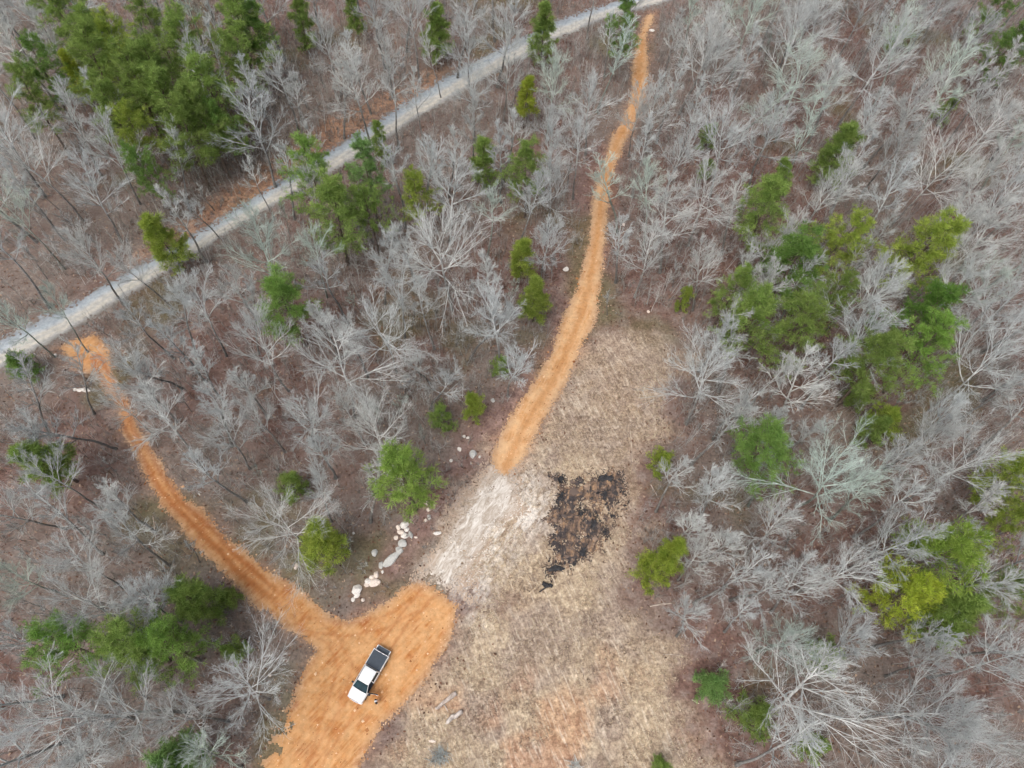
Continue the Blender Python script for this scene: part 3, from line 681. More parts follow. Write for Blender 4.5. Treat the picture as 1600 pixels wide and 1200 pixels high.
while nfill < 186 and tries < 20000:
    tries += 1
    x = rng0.uniform(-40, 1640); y = rng0.uniform(-60, 1240)
    # more trees far up where a pixel covers more ground
    if rng0.uniform() > (MPP(x, y) / .135) ** 2: continue
    w = rng0.uniform(62, 112) * (.13 / MPP(x, y, 12))
    fam = 'S' if rng0.uniform() < .4 else 'M'
    if fam == 'S': w *= .68
    if crown_spoils(x, y, w / 2): continue
    b = G(x, y, 12.5 if fam == 'M' else 11)
    if inside_any(b[0], b[1], 1.0): continue
    if any((b[0] - ox) ** 2 + (b[1] - oy) ** 2 < 3.1 ** 2 for ox, oy, _ in OCC): continue
    if any(math.hypot(x - cx, y - cy) < .42 * (w + cw) * .58 for cx, cy, cw in CRPX): continue
    plant_bare(x, y, w, fam, rng0.uniform(.82, 1.12)); CRPX.append((x, y, w)); nfill += 1
tries = 0
while nsap < 110 and tries < 6000:
    tries += 1
    x = rng0.uniform(0, 1600); y = rng0.uniform(0, 1200)
    w = rng0.uniform(20, 40)
    if crown_spoils(x, y, w / 2): continue
    b = G(x, y, 4.5)
    if inside_any(b[0], b[1], .8): continue
    if any((b[0] - ox) ** 2 + (b[1] - oy) ** 2 < 1.9 ** 2 for ox, oy, _ in OCC): continue
    if any(math.hypot(x - cx, y - cy) < .3 * cw for cx, cy, cw in CRPX): continue
    plant_bare(x, y, w, 'Y', rng0.uniform(.8, 1.05)); nsap += 1

# ------------------------------------------------------------------ undergrowth, grass and litter (nobody could count them)
def stuff_mat(name, stops, rough=1.0):
    m, t, b = M(name, rough, .05); k = NT(t)
    k.l(k.ramp(k.attr('tone'), stops), b.inputs['Base Color']); return m
rngs = np.random.default_rng(99)
def scatter(n, kind):
    px = rngs.uniform(-60, 1660, n * 3); py = rngs.uniform(-60, 1260, n * 3)
    P = np.stack([G(a, b) for a, b in zip(px[:0], py[:0])]) if False else None
    r = (RCW @ np.stack([px - CX, -(py - CY), np.full(len(px), -FOC)])).T
    t = -CAM_H / r[:, 2]; X = r[:, 0] * t; Y = r[:, 1] * t
    # even out over the ground instead of over the picture
    w = (t / t.max()) ** 3; ok = rngs.uniform(0, 1, len(X)) < np.maximum(w, .06) * 1.0
    X, Y = X[ok], Y[ok]
    dR, dA, dB, dC, dW, dBu = (LK[q](X, Y) for q in ('R', 'A', 'B', 'C', 'W', 'BU'))
    tr = np.minimum(np.minimum(dR, dA), np.minimum(dB, dW))
    return X, Y, tr, dC, dBu
# brush
X, Y, tr, dC, dBu = scatter(90000, 0)
dens = fbm(X / 8, Y / 8, 123, 3); dS = LK['S'](X, Y)
ok = (tr > .8) & (dC > 1.0) & (dens > .36 + .16 * (dS < 1.5)); X, Y = X[ok][:20000], Y[ok][:20000]
n = len(X); per = 12
hgtn = np.where(rngs.uniform(0, 1, n) < .3, rngs.uniform(2.2, 5.0, n), rngs.uniform(.5, 2.0, n))
c = np.repeat(np.stack([X, Y, hgt(X, Y)], 1), per, 0); hh = np.repeat(hgtn, per)
lean = np.repeat(rngs.normal(0, .12, (n, 2)), per, 0)
up0 = rngs.uniform(0, .75, n * per) * hh; up0[::per] = 0
c[:, 2] += up0; c[:, :2] += lean * up0[:, None]
d = np.concatenate([rngs.normal(0, .6, (n * per, 2)) + lean, np.full((n * per, 1), 1.0)], 1); d[::per, :2] = lean[::per]
d = nrm(d); Lb = (hh - up0) * rngs.uniform(.45, 1.0, n * per); Lb[::per] = hh[::per]
wd = np.where(np.arange(n * per) % per == 0, .03, .021)
sv = nrm(np.cross(d, rngs.normal(0, 1, d.shape))) * wd[:, None]
midp = c + d * (Lb * .5)[:, None] + rngs.normal(0, .05, c.shape)
V1 = np.stack([c - sv, c + sv, midp + sv * .7, midp - sv * .7, c + d * Lb[:, None] + rngs.normal(0, .05, c.shape)], 1).reshape(-1, 3)
i5 = np.arange(n * per)[:, None] * 5
me = mesh_np('undergrowth', V1, [np.concatenate([i5, i5 + 1, i5 + 2, i5 + 3], 1), np.concatenate([i5 + 3, i5 + 2, i5 + 4], 1)], stuff_mat('brush_twigs', [(0, srgb(116, 108, 102)), (.5, srgb(150, 146, 140)), (1, srgb(186, 184, 180))]))
add_attr(me, 'tone', np.repeat(np.clip(np.repeat(rngs.normal(.5, .25, n), per), 0, 1), 5))
obj('undergrowth', me, kind='stuff', label='thin grey-brown brush covering the forest floor', category='undergrowth')
# thin young growth between the trees, too many and too fine to count
X, Y, tr, dC, dBu = scatter(40000, 0)
dens = fbm(X / 13, Y / 13, 223, 3); dS = LK['S'](X, Y)
ok = (tr > 1.4) & (dC > 2.0) & (dens > .38) & (dS > 2.0); X, Y = X[ok][:4400], Y[ok][:4400]
n = len(X); per = 34
hgtn = rngs.uniform(3.0, 8.5, n); hh = np.repeat(hgtn, per)
c = np.repeat(np.stack([X, Y, hgt(X, Y)], 1), per, 0); lean = np.repeat(rngs.normal(0, .1, (n, 2)), per, 0)
up0 = rngs.uniform(.3, .95, n * per) * hh; up0[::per] = 0; c[:, 2] += up0; c[:, :2] += lean * up0[:, None]
d = np.concatenate([rngs.normal(0, .75, (n * per, 2)), rngs.uniform(.4, 1.1, (n * per, 1))], 1); d[::per, :2] = lean[::per]; d[::per, 2] = 1
d = nrm(d); Lb = (1.05 - up0 / hh) * hh * rngs.uniform(.2, .5, n * per) + .25; Lb[::per] = hh[::per]
wd = np.where(np.arange(n * per) % per == 0, .032, .0115)
sv = nrm(np.cross(d, rngs.normal(0, 1, d.shape))) * wd[:, None]
midp = c + d * (Lb * .5)[:, None] + rngs.normal(0, .04, c.shape)
V1 = np.stack([c - sv, c + sv, midp + sv * .7, midp - sv * .7, c + d * Lb[:, None] + rngs.normal(0, .06, c.shape)], 1).reshape(-1, 3)
i5 = np.arange(n * per)[:, None] * 5
me = mesh_np('young_growth', V1, [np.concatenate([i5, i5 + 1, i5 + 2, i5 + 3], 1), np.concatenate([i5 + 3, i5 + 2, i5 + 4], 1)], stuff_mat('young_twigs', [(0, srgb(136, 134, 129)), (.5, srgb(168, 168, 164)), (1, srgb(198, 200, 196))]))
add_attr(me, 'tone', np.repeat(np.clip(np.repeat(rngs.normal(.5, .25, n), per), 0, 1), 5))
obj('young_undergrowth', me, kind='stuff', label='fine grey thicket of young stems between the bare trees', category='undergrowth')
# dead leaves: small curled flakes
def flakes(X, Y, size, lift):
    n = len(X); a = rngs.uniform(0, 6.28, n); s = size * rngs.uniform(.5, 1.4, n)
    z = hgt(X, Y) + lift + rngs.uniform(0, .05, n); ti = rngs.normal(0, .35, (n, 2))
    c, sn = np.cos(a), np.sin(a)
    q = []
    for ux, uy in ((-1, -.45), (1, -.6), (.8, .6), (-.7, .5)):
        dx = (ux * c - uy * sn) * s; dy = (ux * sn + uy * c) * s
        q.append(np.stack([X + dx, Y + dy, z + dx * ti[:, 0] + dy * ti[:, 1]], 1))
    return np.stack(q, 1).reshape(-1, 3), np.arange(n * 4).reshape(-1, 4)
X, Y, tr, dC, dBu = scatter(120000, 1)
ok = (tr > .1) & (dC > -1.5 + rngs.normal(0, 1.5, len(X))); X, Y = X[ok][:46000], Y[ok][:46000]
V1, F1 = flakes(X, Y, .13, .03)
me = mesh_np('fallen_leaves', V1, [F1], stuff_mat('dead_leaves', [(0, srgb(78, 58, 50)), (.35, srgb(112, 82, 68)), (.7, srgb(138, 114, 98)), (1, srgb(172, 150, 130))]), False)
add_attr(me, 'tone', np.repeat(rngs.uniform(0, 1, len(X)), 4))
obj('fallen_leaves', me, kind='stuff', label='brown fallen leaves scattered through the woods', category='leaves')
# dry grass in the clearing
lo, hi = P_C.min(0), P_C.max(0)
X = rngs.uniform(lo[0] - 3, hi[0] + 3, 70000); Y = rngs.uniform(lo[1] - 3, hi[1] + 3, 70000)
dC, dB_, dA_, dW, dBu = (sdist(X, Y, p) for p in (P_C, P_B, P_A, P_W, P_BU))
ok = (dC + (fbm(X / 3.5, Y / 3.5, 21, 4) - .5) * 9 + (fbm(X / 9, Y / 9, 31, 3) - .5) * 12 < -.5 + rngs.normal(0, 1, len(X))) & (np.minimum(dB_, dA_) > .25) & (dW > -1.2) & (dBu > .3) & (fbm(X / 3, Y / 3, 71, 4) > .5)
X, Y = X[ok], Y[ok]; n = len(X); per = 4
c = np.repeat(np.stack([X, Y, hgt(X, Y)], 1), per, 0); c[:, :2] += rngs.normal(0, .08, (n * per, 2))
d = nrm(np.concatenate([rngs.normal(0, .75, (n * per, 2)), np.full((n * per, 1), .6)], 1)); Lb = rngs.uniform(.12, .38, n * per)
sidev = nrm(np.cross(d, rngs.normal(0, 1, d.shape))) * .022
V1 = np.stack([c - sidev, c + sidev, c + d * Lb[:, None]], 1).reshape(-1, 3); F1 = np.arange(len(V1)).reshape(-1, 3)
me = mesh_np('dry_grass', V1, [F1], stuff_mat('straw', [(0, srgb(120, 101, 91)), (.5, srgb(173, 154, 129)), (1, srgb(218, 203, 178))]), False)
tone = np.clip((fbm(X / 5, Y / 5, 81, 3) - .5) * 1.6 + rngs.uniform(.05, .95, n), 0, 1)
add_attr(me, 'tone', np.repeat(np.repeat(tone, per), 3))
obj('dry_grass', me, kind='stuff', label='straw-coloured dry grass over the clearing', category='grass')
# clods, pebbles and stubs on the bare soil
Xs, Ys = [], []
for poly, nn in ((P_A, 1500), (P_B, 3000)):
    lo, hi = poly.min(0), poly.max(0); x = rngs.uniform(lo[0], hi[0], nn * 5); y = rngs.uniform(lo[1], hi[1], nn * 5)
    s = sdist(x, y, poly); ok = (s < .4); Xs.append(x[ok][:nn]); Ys.append(y[ok][:nn])
X = np.concatenate(Xs); Y = np.concatenate(Ys); n = len(X)
oct_v = np.array([[1, 0, 0], [0, 1, 0], [-1, 0, 0], [0, -1, 0], [0, 0, .8]]); oct_f = np.array([[0, 1, 4], [1, 2, 4], [2, 3, 4], [3, 0, 4]])
sz = rngs.gamma(1.6, .028, n) + .02
V1 = (np.stack([X, Y, hgt(X, Y) + .06], 1)[:, None] + oct_v[None] * sz[:, None, None] * rngs.uniform(.6, 1.3, (n, 5, 1))).reshape(-1, 3)
F1 = (np.arange(n)[:, None, None] * 5 + oct_f[None]).reshape(-1, 3)
me = mesh_np('gravel', V1, [F1], stuff_mat('clods', [(0, srgb(130, 84, 54)), (.5, srgb(196, 140, 92)), (1, srgb(226, 198, 164))]), False)
add_attr(me, 'tone', np.repeat(rngs.uniform(0, 1, n), 5)); obj('loose_clods_and_gravel', me, kind='stuff', label='loose clods and pebbles on the bare clay', category='gravel')

# ------------------------------------------------------------------ rocks
def rock_mat(name, lo, hi):
    m, t, b = M(name, .9, .15); k = NT(t); c = k.coord()
    v = k.noise(c, 3.5, 5, .7); w = k.noise(c, 14, 4, .7); oi = k.n('ShaderNodeObjectInfo')
    col = k.ramp(v, [(.3, lo), (.65, hi)]); col = k.mix(1.0, col, k.ramp(w, [(.3, .75), (.7, 1.1)]), 'MULTIPLY')
    col = k.mix(1.0, col, oi.outputs['Color'], 'MULTIPLY'); k.l(col, b.inputs['Base Color']); k.bump(w, b, .5, .05); return m
M_ROCK = rock_mat('limestone', srgb(206, 201, 195), srgb(240, 237, 232))
def rock_mesh(seed, wid, dep, hei):
    bm = bmesh.new(); bmesh.ops.create_icosphere(bm, subdivisions=3, radius=1.0)
    r = random.Random(seed); planes = [(Vector((r.uniform(-1, 1), r.uniform(-1, 1), r.uniform(-.2, 1))).normalized(), r.uniform(.6, .88)) for _ in range(11)]
    for v in bm.verts:
        for nn, dd in planes:
            e = v.co.dot(nn) - dd
            if e > 0: v.co -= nn * e * .92
        f = 1 + .05 * math.sin(v.co.x * 7 + seed) * math.cos(v.co.y * 6 - seed)
        v.co = Vector((v.co.x * wid / 2 * f * 1.1, v.co.y * dep / 2 * f * 1.1, (v.co.z * .6 + .32) * hei))
    me = bpy.data.meshes.new('rock'); bm.to_mesh(me); bm.free(); me.materials.append(M_ROCK); return me
ROCKS = [  # x, y, w, d (px), turn, tone, label
 (632, 821, 11, 9, 10, 'w', 'white jagged boulder at the top of the boulder cluster'),
 (622.5, 824, 6.5, 7, 0, 'p', 'peach boulder at the outer side of the boulder cluster'),
 (635.6, 827.5, 6.5, 6, 30, 'w', 'small white stone under the jagged white boulder'),
 (626, 831.5, 9, 6, -15, 'p', 'flat peach oval boulder in the middle of the cluster'),
 (632.5, 837, 10, 7.5, 20, 'w', 'large smooth white oval boulder in the cluster'),
 (619, 840.6, 6, 6, 0, 'p', 'round pinkish boulder just below the cluster'),
 (641.5, 835.5, 6, 10, 20, 'g', 'grey rough rock beside the white oval boulder'),
 (650, 840, 5, 3, 0, 'p', 'small pink stone lying beyond the grey rough rock'),
 (683, 833, 11, 5, 18, 'w', 'pale wedge stone alone near the bleached clay'),
 (670.6, 808.5, 5.5, 7, 20, 'w', 'white pointed stone above the wedge stone'),
 (665.5, 813, 4, 4, 0, 'p', 'small pink stone beside the white pointed stone'),
 (628.5, 850.5, 11, 11, 40, 'g', 'blocky grey boulder below the cluster'),
 (623.5, 861.5, 10, 11, 35, 'g', 'second blocky grey boulder touching the long slab'),
 (612, 874, 26, 12, 48, 'g', 'long grey stone slab, biggest of the boulder line'),
 (595, 883, 7, 10, 10, 'g', 'broken grey rock at the end of the long slab'),
 (597.5, 893.5, 3.5, 5, 0, 'w', 'tiny white stone under the broken grey rock'),
 (586, 864, 8, 9, 15, 'g', 'grey rock off to the side of the long slab'),
 (588, 898, 7, 8, 10, 'p', 'cream boulder at the top of the split boulder heap'),
 (582, 902, 9, 6, 30, 'p', 'cream boulder on the upper side of the split heap'),
 (585.5, 910, 16, 10, 28, 'p', 'largest cream boulder of the split heap'),
 (576, 908.5, 9, 8, 10, 'w', 'white boulder beside the largest cream boulder'),
 (572.5, 914.5, 6, 6, 0, 'p', 'small cream stone at the foot of the split heap'),
 (557.5, 922, 14, 13, 50, 'w', 'big grey-white boulder at the lower end of the line'),
 (558, 931, 8, 6, 30, 'w', 'white boulder leaning below the big grey-white one'),
 (552, 937, 6.5, 5, 0, 'w', 'small white stone last in the boulder line'),
 (567, 937.5, 5, 4.5, 30, 'p', 'small tan stone beside the last boulder'),
 (552.5, 833, 3.5, 3.5, 0, 'w', 'lone pebble-like stone in the woods beside the pale pine'),
 (717.5, 702, 5, 6.5, 20, 'w', 'white egg-shaped stone beside the tan track end'),
 (704.7, 719.6, 4.5, 4.5, 0, 'w', 'white stone below the egg-shaped stone'),
 (740, 710, 10, 11, 0, 'g', 'speckled grey boulder beside the tan track end'),
 (749, 714, 3.5, 3.5, 0, 'w', 'tiny stone touching the speckled grey boulder'),
 (725.5, 682, 5, 4, -10, 'w', 'first of two white stones above the egg-shaped stone'),
 (731, 684, 4.5, 4, 0, 'w', 'smaller of two white stones above the egg-shaped stone'),
 (666.6, 786, 5.5, 7, 15, 'p', 'pale stone below the big round pine'),
 (678, 789.6, 3.5, 3.5, 0, 'p', 'tiny pale stone near the big round pine'),
 (669.7, 797, 5.5, 5, 20, 'p', 'pinkish stone in the row below the big round pine'),
 (884, 421, 7.5, 6, 20, 'w', 'single white stone beside the straight tan track'),
 (770, 626, 5.5, 5.5, 0, 'g', 'grey stone near the narrow yellow young pine'),
 (134, 610, 14, 6.5, -5, 'w', 'flat white slab near the gravel road junction'),
 (124, 610, 6, 5, 0, 'w', 'white stone touching the flat white slab'),
 (117.5, 609, 5, 5, 0, 'w', 'outermost white stone in the row with the slab'),
 (87, 555, 5, 4, 0, 'w', 'white stone on the verge of the gravel road'),
 (216, 579, 7, 7, 0, 'w', 'pale rock half hidden under bare crowns by the junction'),
 (462.5, 885, 6, 8, 15, 'p', 'pinkish boulder beside the deep orange track'),
 (1019, 48, 8, 4, 5, 'w', 'white block by the upper track mouth'),
 (921, 233, 4, 4, 0, 'w', 'tiny white stone beside the upper tan track'),
 (422, 1055, 5, 4, 0, 'p', 'tan stone at the side of the parking pad'),
 (676, 1158, 9, 3.5, 5, 'p', 'thin tan stone above the brush heap'),
 (1013, 487, 4, 4, 0, 'p', 'pink stone at the top of the clearing'),
 (974, 351, 4, 4, 0, 'p', 'pinkish stone beside the middle of the tan track'),
]
for i, (x, y, w, d, a, tn, lab) in enumerate(ROCKS):
    mp = MPP(x, y); p = GG(x, y); W, D = w * mp * 1.22, d * mp * 1.25
    o = obj('boulder' if max(w, d) >= 6 else 'stone', rock_mesh(i * 7 + 3, W, D, .55 * min(W, D) + .05), loc=(p.x, p.y, p.z - .04), rz=rad(a), label=lab, category='rock', group='pale rocks on the ground')
    o.color = {'w': (1.08, 1.06, 1.04, 1), 'p': (1.06, .95, .88, 1), 'g': (.72, .74, .74, 1)}[tn]

# ------------------------------------------------------------------ logs, sticks and brush
M_LOG = bark('weathered_wood', srgb(150, 140, 132), srgb(206, 198, 190)); M_CHAR = plain('charcoal', srgb(60, 60, 62), .9, .1, var=.4, scale=3)
def log(name, lab, x0, y0, x1, y1, r0, r1, col=(1, 1, 1), seed=0, stubs=0, cat='log', mat=None, group=None):
    rng = np.random.default_rng(seed); a, b = GG(x0, y0), GG(x1, y1)
    root = bpy.data.objects.new(name, None); COL.objects.link(root); root.location = a
    root['label'] = lab; root['category'] = cat
    if group: root['group'] = group
    k = 9; t = np.linspace(0, 1, k)[:, None]
    P = (np.array(b - a)[None] * t); P[:, :2] += rng.normal(0, r0 * .35, (k, 2)); P[:, 2] += r0 * .75
    Rr = (r0 + (r1 - r0) * t[:, 0]) * rng.uniform(.85, 1.12, k)
    V, F = tubes(P[None], Rr[None], 9)
    # close the cut ends
    c0, c1 = len(V), len(V) + 1
    V = np.concatenate([V, P[:1], P[-1:]]); j = np.arange(9)
    T = np.concatenate([np.stack([np.full(9, c0), (j + 1) % 9, j], 1), np.stack([np.full(9, c1), (k - 1) * 9 + j, (k - 1) * 9 + (j + 1) % 9], 1)])
    tk = obj('trunk', mesh_np(name, V, [F, T], mat or M_LOG), root); tk.color = (*col, 1)
    for s in range(stubs):
        q = rng.uniform(.25, .8); st = P[int(q * (k - 1))]; d = np.array(b - a) / (b - a).length
        sd_ = np.array([d[1], -d[0], .15]) * rng.choice([-1, 1]) + d * rng.uniform(-.9, -.2)
        Pb, Rb = grow(rng, st[None], sd_[None], np.array([rng.uniform(.8, 1.5)]), 5, .12, -.02, np.array([r0 * .4]), np.array([r0 * .2]))
        o = obj('branch_stub', mesh_np('stub', *[tubes(Pb, Rb, 6)[0], [tubes(Pb, Rb, 6)[1]]], mat or M_LOG), root); o.color = (*col, 1)
    return root
log('fallen_log', 'knotty grey log with a side branch beside the parking pad', 680, 1108, 713, 1083, .17, .28, (1.02, .97, .94), 1, 1)
log('fallen_log', 'smooth white log nearest below the knotty grey log', 697, 1127, 722, 1111, .27, .24, (1.25, 1.25, 1.25), 2)
log('fallen_branch', 'long thin white branch at the clearing edge under the lime pine', 1015, 947, 1053, 942, .07, .05, (1.1, 1.05, 1.0), 3, 1, 'branch')
log('fallen_branch', 'short pale stick beside the bright full pine', 1112, 518, 1122, 506, .06, .05, (1.2, 1.1, .95), 4, 0, 'branch')
log('fallen_branch', 'thin pale stick standing out on red litter in the threesome woods', 1200, 545, 1209, 572, .06, .04, (1.1, 1.05, 1.0), 5, 0, 'branch')
log('fallen_branch', 'pale stick beside the wispy green pine', 1081, 1093, 1092, 1100, .05, .04, (1.1, 1.05, 1.0), 6, 0, 'branch')
log('fallen_branch', 'twisted twig on the purple litter below the long white branch', 1036, 1022, 1066, 1024, .04, .03, (1.0, .95, .9), 7, 1, 'branch')
log('fallen_branch', 'pinkish stick on dark ground beside the burnt patch', 1017, 757, 1029, 780, .05, .04, (1.1, 1.0, .95), 8, 0, 'branch')
log('fallen_branch', 'pale stick lying on dead grass above the burnt patch', 985, 672, 988, 722, .045, .03, (1.1, 1.02, .92), 9, 0, 'branch')
log('fallen_branch', 'thin upright-looking stick in the litter beside the orange track', 239, 806, 243, 837, .05, .04, (1.1, 1.0, .9), 10, 0, 'branch')
log('fallen_log', 'dark rotten log near the gravel road junction', 133, 592, 142, 601, .16, .14, (.35, .28, .24), 11)
log('fallen_log', 'small charred log apart from the burn patch', 847, 913, 862, 918, .3, .2, (1, 1, 1), 12, 1, mat=M_CHAR)

def twig_heap(name, lab, x, y, wpx, col, seed, n=70, mat=None, cat='brush pile', h=.5):
    rng = np.random.default_rng(seed); p = GG(x, y); w = wpx * MPP(x, y)
    root = bpy.data.objects.new(name, None); COL.objects.link(root); root.location = p; root['label'] = lab; root['category'] = cat
    st = np.concatenate([rng.normal(0, w * .16, (n, 2)), rng.uniform(.02, h * .5, (n, 1))], 1)
    P, R = grow(rng, st, np.concatenate([rng.normal(0, 1, (n, 2)), rng.uniform(-.05, .6, (n, 1))], 1), rng.uniform(.25, .55, n) * w, 5, .2, -.03, np.full(n, .035), np.full(n, .012))
    P[..., 2] = np.maximum(P[..., 2], .03)
    P2, R2 = shoots(rng, P, R, 3, .3, 1, .4, 1, .5, 3, .2, 0, .7, .01); P2[..., 2] = np.maximum(P2[..., 2], .03)
    V, F = join([tubes(P, R, 4), tubes(P2, R2, 3)])
    o = obj('sprays', mesh_np(name, V, [F], mat or M_TWIG), root); o.color = (*col, 1)
    return root
twig_heap('brush_pile', 'grey twiggy brush heap at the bottom of the clearing', 688, 1182, 34, (.72, .74, .74), 21, h=.9)
twig_heap('brush_pile', 'small pale twig heap at the bottom frame edge', 897, 1196, 22, (1.0, .98, .95), 22, 40)

def char_heap(lab, x, y, w, d, a, seed):
    rng = np.random.default_rng(seed); p = GG(x, y); mp = MPP(x, y); W, D = w * mp, d * mp
    root = bpy.data.objects.new('charcoal_heap', None); COL.objects.link(root); root.location = p; root.rotation_euler = (0, 0, rad(a))
    root['label'] = lab; root['category'] = 'charcoal'; root['group'] = 'charred heaps on the burn patch'
    # ragged mound
    nx, ny = 14, 14; u = np.linspace(-1, 1, nx); X, Y = np.meshgrid(u, u)
    ang = np.arctan2(Y, X); rr = np.maximum(np.abs(X), np.abs(Y)); rn = rr * (1 + .6 * (fbm(np.cos(ang) * 1.6 + seed, np.sin(ang) * 1.6, seed, 3) - .5) * 2)
    Xr = np.cos(ang) * rn * W * .42; Yr = np.sin(ang) * rn * D * .42
    Z = np.clip(1 - rr ** 2, 0, 1) * .17 * (0.4 + 1.2 * fbm(Xr * 3 + seed, Yr * 3, seed, 4)) + .04 - .06 * rr ** 4
    obj('mound', mesh_np('mound', np.stack([Xr.ravel(), Yr.ravel(), Z.ravel()], 1), [grid_faces(nx, ny)], M_CHAR, False), root)
    n = 30
    st = np.stack([rng.normal(0, W * .34, n), rng.normal(0, D * .34, n), rng.uniform(.05, .16, n)], 1)
    P, R = grow(rng, st, np.concatenate([rng.normal(0, 1, (n, 2)), rng.uniform(-.1, .35, (n, 1))], 1), rng.uniform(.3, .9, n), 3, .12, 0, np.full(n, .05), np.full(n, .025))
    V, F = tubes(P, R, 5); obj('sprays', mesh_np('char_sticks', V, [F], M_CHAR), root)
Xb = rngs.uniform(P_BU[:, 0].min() - 1, P_BU[:, 0].max() + 1, 9000); Yb = rngs.uniform(P_BU[:, 1].min() - 1.5, P_BU[:, 1].max() + 1, 9000)
okb = (sdist(Xb, Yb, P_BU) + (fbm(Xb / 1.4, Yb / 1.4, 54, 4) - .5) * 4 < .2) & (fbm(Xb / 1.1, Yb / 1.1, 17, 4) > .5); Xb, Yb = Xb[okb][:750], Yb[okb][:750]; nb_ = len(Xb)
szb = rngs.gamma(1.8, .05, nb_) + .03
Vb = (np.stack([Xb, Yb, hgt(Xb, Yb) + .05], 1)[:, None] + oct_v[None] * szb[:, None, None] * rngs.uniform(.4, 1.7, (nb_, 5, 3))).reshape(-1, 3)
meb = mesh_np('charred_debris', Vb, [(np.arange(nb_)[:, None, None] * 5 + oct_f[None]).reshape(-1, 3)], stuff_mat('char_bits', [(0, srgb(52, 52, 54)), (.45, srgb(78, 73, 72)), (.75, srgb(108, 94, 86)), (1, srgb(156, 134, 116))]), False)
add_attr(meb, 'tone', np.repeat(rngs.uniform(0, 1, nb_), 5)); obj('charred_debris', meb, kind='stuff', label='black charred bits strewn over the burn patch', category='debris')
char_heap('long black charcoal heap along the track side of the burn patch', 876, 776, 9, 26, -20, 31)
char_heap('black charcoal heap at the woods side of the burn patch', 944, 774, 12, 17, -10, 32)
char_heap('wide dark heap at the top of the burn patch', 948, 748, 30, 12, 5, 33)
char_heap('black heap at the lower end of the burn patch', 911, 862, 12, 20, -20, 34)
char_heap('ragged black heap trailing off below the burn patch', 868, 889, 30, 13, 20, 35)
char_heap('narrow dark heap inside the burn patch', 928, 818, 9, 28, -15, 36)
char_heap('small charred heap at the upper tip of the burn patch', 876, 748, 9, 12, 0, 37)
char_heap('small dark heap at the centre of the burn patch', 908, 803, 10, 13, 10, 38)
char_heap('smallest charred heap by the grass side of the burn patch', 945, 832, 7, 11, 0, 39)

# ------------------------------------------------------------------ pickup truck
W_PAINT = plain('white_paint', (.7, .71, .71), .25, .5, var=.02); B_PLAS = plain('black_plastic', (.02, .02, .022), .55, .3)
BEDL = plain('bed_cover_vinyl', srgb(62, 70, 80), .6, .3, var=.1, scale=4); RUB = plain('tyre_rubber', (.02, .02, .02), .9, .1)
CHROME = plain('chrome', (.6, .6, .62), .25, .5, metal=1.0, var=.03); SEATM = plain('grey_upholstery', (.06, .06, .07), .9, .1)
RED = plain('red_lens', (.35, .02, .02), .2, .5); LENS = plain('clear_lens', (.7, .72, .74), .15, .5)
def glass_mat():
    m, t, b = M('tinted_glass', .08, .35); k = NT(t)
    v = k.noise(k.coord(), 1.2, 2); k.l(k.ramp(v, [(.3, srgb(22, 38, 44)), (.7, srgb(40, 66, 74))]), b.inputs['Base Color'])
    return m
GLASS = glass_mat()
def box(bm, x0, x1, y0, y1, z0, z1):
    vs = [bm.verts.new((x, y, z)) for x in (x0, x1) for y in (y0, y1) for z in (z0, z1)]
    for f in ((0, 1, 3, 2), (4, 6, 7, 5), (0, 4, 5, 1), (2, 3, 7, 6), (0, 2, 6, 4), (1, 5, 7, 3)): bm.faces.new([vs[i] for i in f])
def bm_obj(name, bm, mat, parent, bev=0.0, loc=(0, 0, 0), rz=0.0, **kw):
    bmesh.ops.recalc_face_normals(bm, faces=bm.faces)
    if bev: bmesh.ops.bevel(bm, geom=list(bm.edges), offset=bev, segments=2, affect='EDGES', profile=.6, clamp_overlap=True)
    me = bpy.data.meshes.new(name); bm.to_mesh(me); bm.free(); me.materials.append(mat)
    return obj(name, me, parent, loc, rz, **kw)
def boxes(name, mat, parent, bl, bev=.02, **kw):
    bm = bmesh.new()
    for b in bl: box(bm, *b)
    return bm_obj(name, bm, mat, parent, bev, **kw)
def loft(name, mat, parent, stations, smooth_f=True):
    """stations: list of cross sections, each a list of (x,y,z) with equal counts"""
    bm = bmesh.new(); rings = [[bm.verts.new(p) for p in st] for st in stations]; n = len(rings[0])
    for a, b in zip(rings[:-1], rings[1:]):
        for i in range(n): bm.faces.new((a[i], a[(i + 1) % n], b[(i + 1) % n], b[i]))
    bm.faces.new(rings[0]); bm.faces.new(rings[-1][::-1])
    bmesh.ops.recalc_face_normals(bm, faces=bm.faces)
    o = bm_obj(name, bm, mat, parent)
    return o
def quadpane(name, mat, parent, pts, thick=.012, n=1, bulge=0.0):
    bm = bmesh.new(); a, b, c, d = map(Vector, pts); nn = (b - a).cross(d - a).normalized()
    g = 6
    grid = []
    for j in range(2):
        lay = []
        for iu in range(g + 1):
            row = []
            for iv in range(3):
                u, v = iu / g, iv / 2
                p = a.lerp(b, u).lerp(d.lerp(c, u), v) + nn * (bulge * (1 - (2 * u - 1) ** 2) - thick * j)
                row.append(bm.verts.new(p))
            lay.append(row)
        grid.append(lay)
    for j in range(2):
        for iu in range(g):
            for iv in range(2): bm.faces.new((grid[j][iu][iv], grid[j][iu + 1][iv], grid[j][iu + 1][iv + 1], grid[j][iu][iv + 1]))
    per = [(iu, 0) for iu in range(g)] + [(g, iv) for iv in range(2)] + [(iu, 2) for iu in range(g, 0, -1)] + [(0, iv) for iv in range(2, 0, -1)]
    for p, q in zip(per, per[1:] + per[:1]): bm.faces.new((grid[0][p[0]][p[1]], grid[0][q[0]][q[1]], grid[1][q[0]][q[1]], grid[1][p[0]][p[1]]))
    return bm_obj(name, bm, mat, parent)
